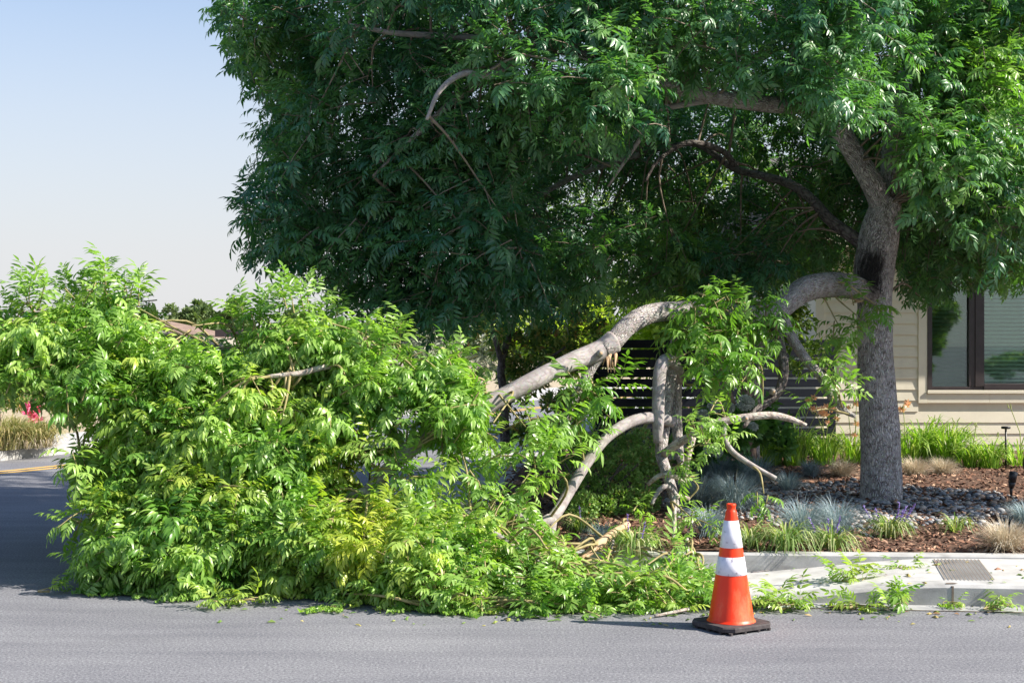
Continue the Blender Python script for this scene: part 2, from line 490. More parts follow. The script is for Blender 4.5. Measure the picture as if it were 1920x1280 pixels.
M['rubber'] = noisy('black rubber', [(0.3, (0.035, 0.03, 0.032)), (0.6, (0.07, 0.06, 0.06)), (0.8, (0.16, 0.14, 0.13))], 26.0, 0.8, 0.3, 8.0, 90.0, bdist=0.003)
M['orange'] = noisy('orange vinyl', [(0.25, (0.80, 0.028, 0.002)), (0.55, (0.88, 0.045, 0.003)), (0.8, (0.92, 0.10, 0.012))], 9.0, 0.42, 0.05, 9.0, 60.0, spec=0.45, stretch=(1, 1, .5))
def grime(mat_, col, sc, lo, hi, amt):
    nt = mat_.node_tree; b = nt.nodes['Principled BSDF']; l = b.inputs['Base Color'].links[0]; src = l.from_socket
    tc = N(nt, 'ShaderNodeTexCoord'); mp = N(nt, 'ShaderNodeMapping'); mp.inputs['Scale'].default_value = sc; nt.links.new(tc.outputs['Object'], mp.inputs['Vector'])
    n_ = N(nt, 'ShaderNodeTexNoise', i_Scale=1.0, i_Detail=9.0, i_Roughness=0.7); nt.links.new(mp.outputs['Vector'], n_.inputs['Vector'])
    r = ramp(nt, [(lo, (0, 0, 0)), (hi, (amt, amt, amt))], n_.outputs['Fac'])
    c = mixc(nt, r.outputs['Color'], src, col); nt.links.remove(l); nt.links.new(c, b.inputs['Base Color'])


grime(M['orange'], (0.16, 0.05, 0.025), (14, 14, 5), .56, .72, .55)
grime(M['orange'], (0.95, 0.35, 0.18), (5, 5, 2), .52, .7, .4)
grime(M['concrete'], (0.22, 0.20, 0.175), (2.2, 3.5, 1), .52, .72, .5)
grime(M['kerb'], (0.15, 0.14, 0.13), (3, 3, 9), .52, .72, .6)
grime(M['asphalt'], (0.11, 0.11, 0.125), (.55, 1.6, 1), .54, .68, .35)
grime(M['siding'], (0.5, 0.45, 0.37), (1.5, 1.5, .7), .5, .75, .4)
M['collar'] = noisy('reflective collar', [(0.27, (0.32, 0.30, 0.36)), (0.40, (0.72, 0.70, 0.76)), (0.8, (0.82, 0.81, 0.86))], 34.0, 0.35, 0.25, 8.0, 220.0, spec=0.5, bdist=0.002)


def glass_mat():
    m, nt, b, out = new_mat('window glass')
    tr = N(nt, 'ShaderNodeBsdfTransparent'); tr.inputs['Color'].default_value = (0.82, 0.93, 0.88, 1)
    gl = N(nt, 'ShaderNodeBsdfGlossy'); gl.inputs['Roughness'].default_value = 0.02; gl.inputs['Color'].default_value = (0.9, 1.0, 0.97, 1)
    fr = N(nt, 'ShaderNodeFresnel', i_IOR=1.5)
    ma = N(nt, 'ShaderNodeMath', operation='MULTIPLY_ADD'); ma.inputs[1].default_value = 1.0; ma.inputs[2].default_value = 0.07
    nt.links.new(fr.outputs['Fac'], ma.inputs[0])
    mx = N(nt, 'ShaderNodeMixShader'); nt.links.new(ma.outputs[0], mx.inputs['Fac'])
    nt.links.new(tr.outputs['BSDF'], mx.inputs[1]); nt.links.new(gl.outputs['BSDF'], mx.inputs[2])
    nt.links.new(mx.outputs['Shader'], out.inputs['Surface'])
    return m


M['glass'] = glass_mat()


def pebble_mat():
    m, nt, b, out = new_mat('river pebbles')
    ge = N(nt, 'ShaderNodeNewGeometry')
    r = ramp(nt, [(0.0, (0.10, 0.11, 0.13)), (0.4, (0.24, 0.25, 0.27)), (0.7, (0.40, 0.38, 0.36)), (0.88, (0.33, 0.23, 0.17)), (1.0, (0.58, 0.56, 0.53))], ge.outputs['Random Per Island'])
    nt.links.new(r.outputs['Color'], b.inputs['Base Color']); b.inputs['Roughness'].default_value = 0.7
    return m


def island_mat(name, stops, rough=0.85, trans=0.0, tcol=(1.4, 1.6, 0.6)):
    m, nt, b, out = new_mat(name)
    ge = N(nt, 'ShaderNodeNewGeometry')
    r = ramp(nt, stops, ge.outputs['Random Per Island'])
    nt.links.new(r.outputs['Color'], b.inputs['Base Color']); b.inputs['Roughness'].default_value = rough
    b.inputs['Specular IOR Level'].default_value = 0.35
    if trans:
        tr = N(nt, 'ShaderNodeBsdfTranslucent'); nt.links.new(mixc(nt, 1.0, r.outputs['Color'], tcol, 'MULTIPLY'), tr.inputs['Color'])
        mx = N(nt, 'ShaderNodeMixShader'); mx.inputs['Fac'].default_value = trans
        nt.links.new(b.outputs['BSDF'], mx.inputs[1]); nt.links.new(tr.outputs['BSDF'], mx.inputs[2]); nt.links.new(mx.outputs['Shader'], out.inputs['Surface'])
    return m


M['pebble'] = pebble_mat()
M['chip'] = island_mat('bark chips', [(0.0, (0.05, 0.025, 0.018)), (0.4, (0.145, 0.07, 0.045)), (0.75, (0.27, 0.14, 0.088)), (1.0, (0.46, 0.30, 0.2))])
M['blue_blade'] = island_mat('blue grass blade', [(0.0, (0.16, 0.23, 0.27)), (0.6, (0.30, 0.39, 0.43)), (0.93, (0.45, 0.52, 0.54)), (1.0, (0.5, 0.45, 0.32))], 0.6, 0.2, (1.1, 1.2, 1.0))
M['tan_blade'] = island_mat('dry grass blade', [(0.0, (0.42, 0.34, 0.24)), (0.5, (0.62, 0.54, 0.43)), (0.85, (0.74, 0.68, 0.57)), (1.0, (0.36, 0.38, 0.32))], 0.6, 0.3, (1.1, 1.05, 0.9))
M['stripe_blade'] = island_mat('striped blade', [(0.0, (0.08, 0.16, 0.035)), (0.5, (0.20, 0.30, 0.09)), (0.75, (0.42, 0.46, 0.22)), (1.0, (0.62, 0.60, 0.34))], 0.5, 0.3)
M['lily_blade'] = island_mat('daylily blade', [(0.0, (0.13, 0.26, 0.035)), (0.6, (0.26, 0.42, 0.06)), (1.0, (0.50, 0.56, 0.16))], 0.45, 0.4)
M['wild_blade'] = island_mat('tall dry grass', [(0.0, (0.16, 0.19, 0.07)), (0.5, (0.34, 0.32, 0.14)), (1.0, (0.58, 0.45, 0.26))], 0.7, 0.3)
M['purple'] = island_mat('purple flower', [(0.0, (0.14, 0.09, 0.33)), (1.0, (0.30, 0.20, 0.55))], 0.6)
M['apricot'] = island_mat('apricot petal', [(0.0, (0.85, 0.36, 0.17)), (0.6, (0.92, 0.58, 0.34)), (1.0, (0.90, 0.74, 0.55))], 0.6, 0.35, (1.1, 1.0, 0.8))
M['white_petal'] = island_mat('white petal', [(0.0, (0.55, 0.60, 0.52)), (1.0, (0.82, 0.84, 0.78))], 0.6, 0.2, (1, 1, 1))
M['pink'] = island_mat('pink petal', [(0.0, (0.80, 0.07, 0.20)), (1.0, (0.90, 0.24, 0.36))], 0.6, 0.3, (1, 1, 1))
M['stalk'] = noisy('flower stalk', [(0.3, (0.25, 0.33, 0.08)), (0.7, (0.40, 0.44, 0.14))], 9.0, 0.6)
M['hydrangea_leaf'] = island_mat('broad leaf', [(0.0, (0.07, 0.17, 0.045)), (1.0, (0.16, 0.32, 0.09))], 0.45, 0.3)
M['bush_leaf'] = island_mat('dense bush leaf', [(0.0, (0.14, 0.26, 0.065)), (0.8, (0.26, 0.42, 0.11)), (0.92, (0.32, 0.42, 0.13)), (1.0, (0.42, 0.28, 0.14))], 0.55, 0.25)
M['spiky_leaf'] = island_mat('blue needle leaf', [(0.0, (0.12, 0.20, 0.20)), (1.0, (0.26, 0.37, 0.35))], 0.6, 0.2)
M['hedge_leaf'] = island_mat('hedge leaf', [(0.0, (0.07, 0.14, 0.03)), (0.7, (0.17, 0.27, 0.05)), (1.0, (0.34, 0.40, 0.09))], 0.5, 0.42)
M['lime_leaf'] = island_mat('lime leaf', [(0.0, (0.27, 0.38, 0.04)), (0.7, (0.48, 0.58, 0.08)), (1.0, (0.62, 0.64, 0.16))], 0.5, 0.45)
M['olive_leaf'] = island_mat('olive leaf', [(0.0, (0.18, 0.21, 0.15)), (0.7, (0.34, 0.37, 0.26)), (1.0, (0.5, 0.51, 0.38))], 0.6, 0.25, (1.1, 1.1, .9))
M['russet_leaf'] = island_mat('mixed leaf', [(0.0, (0.06, 0.14, 0.04)), (0.55, (0.18, 0.27, 0.08)), (0.85, (0.44, 0.42, 0.16)), (1.0, (0.42, 0.18, 0.11))], 0.5, 0.42)
M['far_leaf'] = island_mat('far leaf', [(0.0, (0.07, 0.12, 0.045)), (1.0, (0.15, 0.20, 0.08))], 0.7, 0.3)
M['litter'] = island_mat('leaf litter', [(0.0, (0.10, 0.19, 0.04)), (0.5, (0.20, 0.28, 0.06)), (0.75, (0.42, 0.36, 0.12)), (1.0, (0.30, 0.13, 0.07))], 0.6, 0.2)

# ------------------------------------------------------------------ setting: road, kerbs, pavement, beds
V = A([(-400, -400, 0), (400, -400, 0), (400, 900, 0), (-400, 900, 0)], dtype=float)
tag(mesh('road', V, [A([[0, 1, 2, 3]])], M['asphalt'], smooth=False), kind='structure')


def strip(pts_l, pts_r, zl, zr):
    n = len(pts_l)
    v = [(*pts_l[i], zl[i]) for i in range(n)] + [(*pts_r[i], zr[i]) for i in range(n)]
    return v, [(i, i + 1, n + i + 1, n + i) for i in range(n - 1)]


# near lot: front kerb edge, the ramp behind it and the corner
XR = 16.0
xs = np.concatenate([np.linspace(XR, 3.2, 14), np.linspace(2.9, -0.2, 32)])
front = [(x, 8.78 - 0.11 * (x - 1.0)) for x in xs]
inner = [(x * 0.985 + .06, 9.66 - 0.06 * (x - 0.5)) for x in xs]
corner_f = [(-0.55, 9.05), (-0.85, 9.3), (-1.1, 9.7), (-1.28, 10.3), (-1.35, 11.2), (-1.3, 13), (-0.9, 17), (-0.1, 22), (2.6, 32), (7.6, 48), (14, 66)]
corner_i = [(-0.02, 9.80), (-0.12, 9.9), (-0.2, 10.05), (-0.28, 10.5), (-0.32, 11.3), (-0.25, 13), (0.15, 17), (0.95, 22), (3.6, 32), (8.6, 48), (15, 66)]
front = A(front + corner_f); inner = A(inner + corner_i)


def sm(a, b, x):
    t = np.clip((x - a) / (b - a), 0, 1); return t * t * (3 - 2 * t)


key = np.where(np.arange(len(front)) < len(xs), front[:, 0], -9)
zf = np.where(key > -8, 0.012 + 0.118 * sm(1.25, 2.66, key), 0.012 + 0.11 * sm(10.0, 11.5, front[:, 1]))
zb = np.where(key > -8, 0.035 + 0.115 * sm(1.3, 2.9, key), 0.035 + 0.11 * sm(10.2, 11.6, front[:, 1]))
BED = 0.165
n = len(front)
kd = nrm(inner - front)
kf = front + kd * 0.15            # back of the kerb's top
bev = front + kd * 0.02
kb = MB()
v, q = strip(front, front, [-0.05] * n, zf - 0.018); kb.add(v, [f[::-1] for f in q])
v, q = strip(front, bev, zf - 0.018, zf); kb.add(v, [f[::-1] for f in q])
v, q = strip(bev, kf, zf, zf + 0.002); kb.add(v, [f[::-1] for f in q])
tag(kb.build('kerb', [M['kerb']]), kind='structure')
sw = MB()
rows = 6
prev = None
for r in range(rows + 1):
    t = r / rows
    p = kf * (1 - t) + (inner) * t
    z = (zf + 0.002) * (1 - t) + zb * t
    if prev is not None:
        v, q = strip(prev[0], p, prev[1], z); sw.add(v, [f[::-1] for f in q])
    prev = (p, z)
tag(sw.build('sidewalk', [M['concrete']]), kind='structure')
bk = MB()
inb = inner + kd * 0.12
zt = np.maximum(zb + 0.004, BED + 0.006)
v, q = strip(inner, inner, zb - .03, zt - .012); bk.add(v, [f[::-1] for f in q])
v, q = strip(inner, inner + kd * .012, zt - .012, zt); bk.add(v, [f[::-1] for f in q])
v, q = strip(inner + kd * .012, inb, zt, zt); bk.add(v, [f[::-1] for f in q])
v, q = strip(inb, inb, zt, zt * 0); bk.add(v, [f[::-1] for f in q])
tag(bk.build('back_kerb', [M['kerb']]), kind='structure')
# gutter pan and its dark seam
gt = MB()
m_ = len(xs)
go = front[:m_] - kd[:m_] * 0.16
v, q = strip(go, front[:m_] + kd[:m_] * .01, [0.004] * m_, [0.004] * m_); gt.add(v, [f[::-1] for f in q])
go2 = go - kd[:m_] * 0.012
v, q = strip(go2, go, [0.004] * m_, [0.004] * m_); gt.add(v, [f[::-1] for f in q], m=1)
tag(gt.build('gutter', [M['gutter'], M['groove']]), kind='structure')


def walk_z(x, t):
    a = np.interp(-x, -key[:m_], zf[:m_]) + .002; b = np.interp(-x, -key[:m_], zb[:m_])
    return a * (1 - t) + b * t


# grooved border of the ramp and joints in the pavement
gr = MB()  # dark strips lying on the concrete paint in the grooves' recess shade
for k in range(13):
    a0 = 2.67 + k * 0.024
    p0 = A([a0, 8.78 - 0.11 * (a0 - 1) + 0.16]); b0 = a0 + 0.16
    p1 = A([b0 - .02, 9.66 - 0.06 * (b0 - .5) - 0.05])
    z0 = walk_z(a0, 0.02) + .004; z1 = walk_z(b0, 0.93) + .004
    w = 0.0045
    segs = 5
    L = [(p0 * (1 - t) + p1 * t, z0 * (1 - t) + z1 * t + .002) for t in np.linspace(0, 1, segs + 1)]
    v = [(p[0] - w, p[1], z) for p, z in L] + [(p[0] + w, p[1], z) for p, z in L]
    gr.add(v, [(i, segs + 1 + i, segs + 2 + i, i + 1) for i in range(segs)])
for xj in (4.3, 5.9, 7.5):
    p0 = A([xj, 8.78 - 0.11 * (xj - 1) + .01]); p1 = A([xj + .02, 9.66 - .06 * (xj - .5) - .01])
    gr.add([(p0[0] - .004, p0[1], .139), (p0[0] + .004, p0[1], .139), (p1[0] + .004, p1[1], .156), (p1[0] - .004, p1[1], .156)], [(0, 1, 2, 3)])
tag(gr.build('sidewalk_grooves', [M['groove']]), kind='structure')
# open joint in the kerb where the ramp starts, with a chipped edge
kj = MB()
xj = 2.665; yj = 8.78 - .11 * (xj - 1)
kj.box((xj - .007, yj - .002, 0.005), (xj + .005, yj + .05, 0.122))
kj.add([(xj - .035, yj + .024, .1335), (xj + .012, yj + .022, .1335), (xj + .045, yj + .04, .1345), (xj + .012, yj + .06, .1345), (xj - .03, yj + .05, .1345)], [], [(0, 1, 2), (0, 2, 3), (0, 3, 4)])
tag(kj.build('kerb_joint', [M['groove']]), kind='structure')

# planted bed
nu, nv = 120, 120
uu, vv = np.meshgrid(np.linspace(0, 1, nu), np.linspace(0, 1, nv), indexing='ij')
y0 = 9.72 + vv ** 1.8 * 52
xl = np.interp(y0, A([9.7, 9.9, 10.05, 10.5, 11.3, 13, 17, 22, 32, 48, 66]), A([0.0, -.10, -.17, -.22, -.25, -.17, .23, 1.03, 3.68, 8.68, 15.1]))
xx = xl + uu ** 1.2 * (24 - xl)
yy = y0 - np.clip(0.06 * (xx - .5), 0, 2) * (1 - np.clip(vv * 6, 0, 1))
hz = BED + 0.012 * np.sin(xx * 5.1 + yy * 3.3) + 0.012 * np.sin(xx * 2.3 - yy * 4.1 + 1) + 0.02 * sm(10.5, 12, yy)
hz = hz * 1.0
Vb = np.stack([xx, yy, hz], -1).reshape(-1, 3)
ii, jj = np.meshgrid(np.arange(nu - 1), np.arange(nv - 1), indexing='ij')
qb = np.stack([ii * nv + jj, (ii + 1) * nv + jj, (ii + 1) * nv + jj + 1, ii * nv + jj + 1], -1).reshape(-1, 4)
tag(mesh('bed_ground', Vb, [qb], M['mulch']), kind='structure')


def bed_z(x, y):
    return BED + 0.012 * np.sin(x * 5.1 + y * 3.3) + 0.012 * np.sin(x * 2.3 - y * 4.1 + 1) + 0.02 * sm(10.5, 12, y)


# far side of the side street
far = A([(-30, 3), (-20, 6.5), (-14, 10.2), (-10.5, 13.4), (-8.3, 16.4), (-6.86, 19.05), (-6.15, 20.8), (-4.7, 24.5), (-3, 29), (1, 40), (8, 58), (22, 90), (60, 170)], dtype=float)
fT = nrm(np.gradient(far, axis=0)); fN = np.stack([-fT[:, 1], fT[:, 0]], 1)
m_f = len(far)
fk = MB()
v, q = strip(far, far, [0] * m_f, [.13] * m_f); fk.add(v, q)
v, q = strip(far, far + fN * .16, [.13] * m_f, [.135] * m_f); fk.add(v, [f[::-1] for f in q])
tag(fk.build('far_kerb', [M['kerb']]), kind='structure')
fs = MB(); v, q = strip(far + fN * .16, far + fN * 1.45, [.135] * m_f, [.15] * m_f); fs.add(v, [f[::-1] for f in q])
tag(fs.build('far_sidewalk', [M['concrete']]), kind='structure')
fg = MB(); out_ = far + fN * 1.45; o2 = out_ + A([-160, 30]); v, q = strip(out_, o2, [.146] * m_f, [.3] * m_f); fg.add(v, [f[::-1] for f in q])
tag(fg.build('far_ground', [M['dry_soil']]), kind='structure')
cl = A([(-13, 10.0), (-9.3, 13.0), (-7.5, 15.3), (-6.25, 17.2), (-5.85, 17.85), (-4.7, 20.2), (-2.2, 26.4), (1.8, 37), (9, 54)], dtype=float)
cl = spline(np.c_[cl, np.zeros(len(cl))], 5)[:, :2]
cT = nrm(np.gradient(cl, axis=0)); cN = np.stack([-cT[:, 1], cT[:, 0]], 1)
ym = MB()
for o_ in (0.0, 0.22):
    k = len(cl); v, q = strip(cl + cN * (o_ - .05), cl + cN * (o_ + .05), [.004] * k, [.004] * k); ym.add(v, [f[::-1] for f in q])
tag(ym.build('road_markings', [M['yellow_paint']]), kind='structure')

# ------------------------------------------------------------------ compound leaf templates and the foliage builder
def leaf_template(r, pairs, hi, curl=0.0):
    """one pinnate leaf of unit length along +x, drooping towards -z: verts, tris"""
    Vs = []; Ts = []; nv = 0
    t = np.linspace(0, 1, 9)
    a0 = r.uniform(0.1, 0.5); a1 = a0 - r.uniform(0.5, 1.35) - curl
    ang = a0 + (a1 - a0) * t ** 1.1
    side = np.cumsum(r.uniform(-.09, .09, 9))
    step = np.stack([np.cos(ang) * np.cos(side), np.cos(ang) * np.sin(side), np.sin(ang)], 1) / 8
    C = np.concatenate([[[0, 0, 0]], np.cumsum(step, 0)[:-1]])
    # rachis as a thin two-sided blade
    wv = 0.006
    for i in range(0, 8, 2):
        a, b = C[i], C[i + 2]
        Vs += [a + [0, wv, 0], a - [0, wv, 0], b + [0, wv, 0], b - [0, wv, 0]]
        Ts += [(nv, nv + 1, nv + 2), (nv + 1, nv + 3, nv + 2)]; nv += 4

    def leaflet(p, d, up, L, w, bend):
        nonlocal nv
        s = nrm(np.cross(up, d)); up = nrm(np.cross(d, s))
        fold = w * r.uniform(0.15, 0.55)
        pt = lambda f: p + d * L * (f - 0.12 * bend * f * f) - up * L * bend * 0.45 * f * f
        if hi:
            b = p; m1 = pt(.33); m2 = pt(.68); tp = pt(1.0)
            Vs.extend([b, m1 + s * w + up * fold, m1, m1 - s * w + up * fold, m2 + s * w * .72 + up * fold * .7, m2, m2 - s * w * .72 + up * fold * .7, tp])
            for f in ((0, 2, 1), (0, 3, 2), (1, 2, 4), (2, 5, 4), (2, 3, 6), (2, 6, 5), (4, 5, 7), (5, 6, 7)): Ts.append(tuple(nv + k for k in f))
            nv += 8
        else:
            m1 = pt(.42); tp = pt(1.0)
            Vs.extend([p, m1 + s * w + up * fold, m1, m1 - s * w + up * fold, tp])
            for f in ((0, 2, 1), (0, 3, 2), (1, 2, 4), (2, 3, 4)): Ts.append(tuple(nv + k for k in f))
            nv += 5

    for k in range(pairs):
        f = 0.2 + 0.72 * k / max(1, pairs - 1)
        p = A([np.interp(f, t, C[:, c]) for c in range(3)])
        tg = nrm(A([np.interp(min(1, f + .05), t, C[:, c]) - np.interp(max(0, f - .05), t, C[:, c]) for c in range(3)]))
        sz = (0.39 + 0.11 * math.sin(math.pi * min(1, f * 1.1))) * r.uniform(.88, 1.1)
        for sg in (1, -1):
            if r.uniform() < .05: continue
            th = math.radians(r.uniform(48, 68) - 14 * f)
            sd_ = A([0, sg, 0])
            d = nrm(tg * math.cos(th) + sd_ * math.sin(th) + A([0, 0, -r.uniform(.1, .55) - curl * .4]))
            up = nrm(A([0, 0, 1.0]) + tg * .3 + r.uniform(-.3, .3, 3))
            leaflet(p, d, up, sz, sz * r.uniform(.12, .16), r.uniform(.2, .9) + curl)
    tg = nrm(C[-1] - C[-2]); leaflet(C[-1], nrm(tg + A([0, 0, -.2])), A([0, 0, 1.0]) + tg * .3, .46, .068, r.uniform(.2, .6) + curl)
    return A(Vs), A(Ts)


tr_ = np.random.default_rng(3)
LEAF_HI = [leaf_template(tr_, int(tr_.integers(4, 7)), True) for _ in range(10)]
LEAF_CURL = [leaf_template(tr_, int(tr_.integers(5, 7)), True, curl=0.5) for _ in range(8)]
LEAF_LO = [leaf_template(tr_, int(tr_.integers(4, 6)), False) for _ in range(8)]


class Foliage:
    def __init__(s): s.p = []; s.d = []; s.sc = []; s.ti = []; s.ye = []; s.ty = []; s.tw = []; s.twr = []

    def spray(s, base, axis, length, nleaf, L, tint, yellow=0.0, typ='hi', spread=1.0, rr=rng):
        """a leafy shoot: leaves in pairs along a twig from base along axis"""
        axis = nrm(axis)
        ref = A([0, 0, 1.0]) if abs(axis[2]) < .9 else A([1.0, 0, 0])
        u = nrm(np.cross(axis, ref)); w = np.cross(axis, u)
        sag = A([0, 0, -1.0]) * length * .18
        mid = base + axis * length * .5 + sag * .25; tip = base + axis * length + sag
        s.tw.append(np.stack([base, mid, tip])); s.twr.append([.0055, .004, .0022])
        k = np.arange(nleaf); t = (k + .5) / nleaf
        phi = k * 2.4 + rr.uniform(0, 6.28)
        th = np.radians(78 - 58 * t) * spread
        d = axis * np.cos(th)[:, None] + (u * np.cos(phi)[:, None] + w * np.sin(phi)[:, None]) * np.sin(th)[:, None]
        d = nrm(d + rr.normal(0, .12, (nleaf, 3)) + A([0, 0, 0.05]))
        tt = t[:, None]
        pos = base * (1 - tt) ** 2 + 2 * mid * tt * (1 - tt) + tip * tt ** 2
        s.p.append(pos); s.d.append(d)
        s.sc.append(L * rr.uniform(.6, 1.18, nleaf) * (1 - .25 * t))
        s.ti.append(np.clip(tint + rr.normal(0, .16, nleaf), 0, 1)); s.ye.append(np.clip(yellow + rr.normal(0, .12, nleaf) * (yellow > 0), 0, 1))
        s.ty += [typ] * nleaf

    def twig(s, a, b, r0=.008, r1=.005, sag=0.08):
        m = (a + b) / 2 + A([0, 0, sag * np.linalg.norm(b - a)]) + rng.normal(0, .02, 3)
        s.tw.append(np.stack([a, m, b])); s.twr.append([r0, (r0 + r1) / 2, r1])

    def build(s, name, mats, parent=None, zmin=None, owner=None):
        P = np.concatenate(s.p); D = nrm(np.concatenate(s.d)); S = np.concatenate(s.sc); TI = np.concatenate(s.ti); YE = np.concatenate(s.ye); TY = A(s.ty)
        n = len(P)
        up = A([[0, 0, 1.0]]) + rng.normal(0, .28, (n, 3))
        y = np.cross(up, D); bad = np.linalg.norm(y, axis=1) < .2
        y[bad] = rng.normal(0, 1, (bad.sum(), 3)); y = nrm(y - D * (y * D).sum(1, keepdims=True)); z = np.cross(D, y)
        R = np.stack([D, y, z], -1) * S[:, None, None]
        VV = []; FF = []; ti = []; ye = []; off = 0
        for typ, lib in (('hi', LEAF_HI), ('curl', LEAF_CURL), ('lo', LEAF_LO)):
            idx = np.where(TY == typ)[0]
            if not len(idx): continue
            var = rng.integers(0, len(lib), len(idx))
            for k in range(len(lib)):
                ix = idx[var == k]
                if not len(ix): continue
                tv, tf = lib[k]
                vv = np.einsum('nij,vj->nvi', R[ix], tv) + P[ix][:, None, :]
                VV.append(vv.reshape(-1, 3))
                FF.append((tf[None] + (np.arange(len(ix)) * len(tv))[:, None, None] + off).reshape(-1, 3))
                ti.append(np.repeat(TI[ix], len(tv))); ye.append(np.repeat(YE[ix], len(tv)))
                off += len(ix) * len(tv)
        tv, tq = straws(A(s.tw), A(s.twr), 4)
        VV.append(tv); ti.append(np.zeros(len(tv))); ye.append(np.zeros(len(tv)))
        bq = []
        if owner:
            B_ = [b for b in CBR if b[0] == owner]
            bp = A([spline(b[1], 4) for b in B_]); br = A([np.interp(np.linspace(0, 2, bp.shape[1]), [0, 1, 2], b[2]) for b in B_])
            bv, bq = straws(bp, br, 5)
            bq = bq + off + len(tv)
            VV.append(bv); ti.append(np.zeros(len(bv))); ye.append(np.zeros(len(bv)))
        V_ = np.concatenate(VV)
        if zmin is not None:
            V_[:, 2] = np.where(V_[:, 2] < zmin, zmin + (rng.random(len(V_)) * .03), V_[:, 2])
        print('foliage', name, 'leaves', n, 'tris', sum(len(f) for f in FF))
        return mesh(name, V_, [np.concatenate(FF), np.vstack([tq + off, bq]) if len(bq) else tq + off], mats, parent, True, attrs={'tint': np.concatenate(ti), 'yellow': np.concatenate(ye)})


def nearest(owner, p):
    pts = np.concatenate(LIMBS[owner]); pts = pts[rng.random(len(pts)) < .5]; k = np.argsort(((pts - p) ** 2).sum(1))[:14]; return pts[rng.choice(k)]


# ------------------------------------------------------------------ the standing tree
base = W(1653, 945, 12.5)
tree = thing('street_tree', 'large leafy shade tree with grey fissured trunk, dark stain and one limb torn off', 'tree', (base[0], base[1], bed_z(base[0], base[1]) - .02))
limb('trunk', 'tree', [W(1654, 962, 12.5), W(1653, 940, 12.5), W(1652, 860, 12.5), W(1646, 750, 12.5), W(1641, 650, 12.5), W(1640, 570, 12.5), W(1638, 510, 12.5), W(1648, 450, 12.5), W(1658, 400, 12.5), W(1664, 372, 12.5)],
     [.215, .188, .172, .166, .154, .152, .178, .176, .145, .12], M['bark'], tree, n=36, per=10, rough=.035, seed=1)
LB = [
    # (points with pixel, pixel, distance), radii, bark; dark_bark paints the inner crown's dimness
    ([(1660, 405, 12.5), (1637, 345, 12.45), (1600, 285, 12.4), (1570, 235, 12.3), (1545, 180, 12.2), (1520, 90, 12.1), (1500, -60, 12.2), (1470, -220, 12.4)], [.11, .10, .09, .085, .08, .07, .055, .03], 'bark'),
    ([(1663, 395, 12.55), (1670, 320, 12.6), (1678, 250, 12.7), (1700, 140, 12.9), (1740, 0, 13.2), (1800, -160, 13.5), (1850, -330, 13.8)], [.105, .095, .09, .08, .07, .055, .03], 'bark'),
    ([(1636, 470, 12.62), (1600, 445, 12.65), (1556, 412, 12.8), (1520, 372, 13.0), (1480, 345, 13.2), (1430, 330, 13.5), (1375, 315, 13.8), (1300, 270, 14.0), (1200, 290, 14.3)], [.065, .06, .052, .047, .044, .04, .034, .028, .015], 'dark_bark'),
    ([(1548, 190, 12.2), (1480, 198, 11.9), (1350, 184, 11.6), (1220, 150, 11.4), (1060, 92, 11.2), (960, 112, 11.1), (880, 165, 11.1), (800, 235, 11.2), (700, 330, 11.5)], [.075, .07, .06, .055, .048, .042, .034, .026, .012], 'limb_bark'),
    ([(960, 112, 11.1), (925, 142, 10.8), (870, 138, 10.7), (825, 170, 10.6), (800, 225, 10.6)], [.03, .028, .024, .02, .012], 'smooth_bark'),
    ([(1060, 92, 11.2), (960, 80, 11.3), (860, 70, 11.4), (740, 62, 11.3), (655, 46, 11.2)], [.04, .036, .03, .022, .012], 'smooth_bark'),
    ([(1220, 150, 11.4), (1130, 180, 11.5), (1040, 215, 11.7), (960, 260, 11.9), (880, 370, 12.2), (830, 465, 12.4)], [.045, .036, .03, .026, .02, .01], 'smooth_bark'),
    ([(1380, 312, 13.8), (1352, 282, 13.6), (1290, 268, 13.4), (1235, 300, 13.3), (1210, 340, 13.2)], [.034, .03, .026, .02, .012], 'dark_bark'),
    ([(1350, 184, 11.6), (1260, 200, 11.7), (1240, 205, 11.7), (1180, 290, 11.8), (1140, 350, 11.9)], [.03, .025, .022, .018, .01], 'smooth_bark'),
    ([(1678, 250, 12.7), (1730, 200, 12.7), (1790, 190, 12.6), (1880, 210, 12.6), (1980, 230, 12.7), (2120, 240, 12.9)], [.07, .06, .05, .045, .04, .02], 'limb_bark'),
    ([(1672, 310, 12.6), (1730, 330, 12.9), (1800, 345, 13.2), (1930, 350, 13.8), (2150, 330, 14.5)], [.06, .05, .045, .04, .02], 'limb_bark'),
    ([(1520, 90, 12.1), (1420, 20, 12.4), (1250, -60, 12.7), (1050, -90, 12.9), (850, -80, 13.0), (650, -40, 13.1)], [.06, .055, .05, .045, .04, .02], 'limb_bark'),
    ([(1740, 0, 13.2), (1650, -80, 14.0), (1500, -140, 15.0), (1350, -150, 15.8)], [.06, .05, .04, .02], 'limb_bark'),
    ([(1740, 0, 13.2), (1880, -80, 12.6), (2050, -120, 12.2), (2250, -100, 12.2)], [.06, .05, .04, .02], 'limb_bark'),
    ([(1200, 290, 14.3), (1080, 330, 14.4), (950, 400, 14.4), (800, 470, 14.2), (700, 520, 14.0)], [.03, .028, .025, .02, .01], 'limb_bark'),
]
for k, (pts, rad, bk_) in enumerate(LB):
    limb('limb', 'tree', [W(*p) for p in pts], rad, M[bk_], tree, n=14, per=7, rough=.05, seed=10 + k)

CF = Foliage()
CBR = []        # branches that carry the clumps


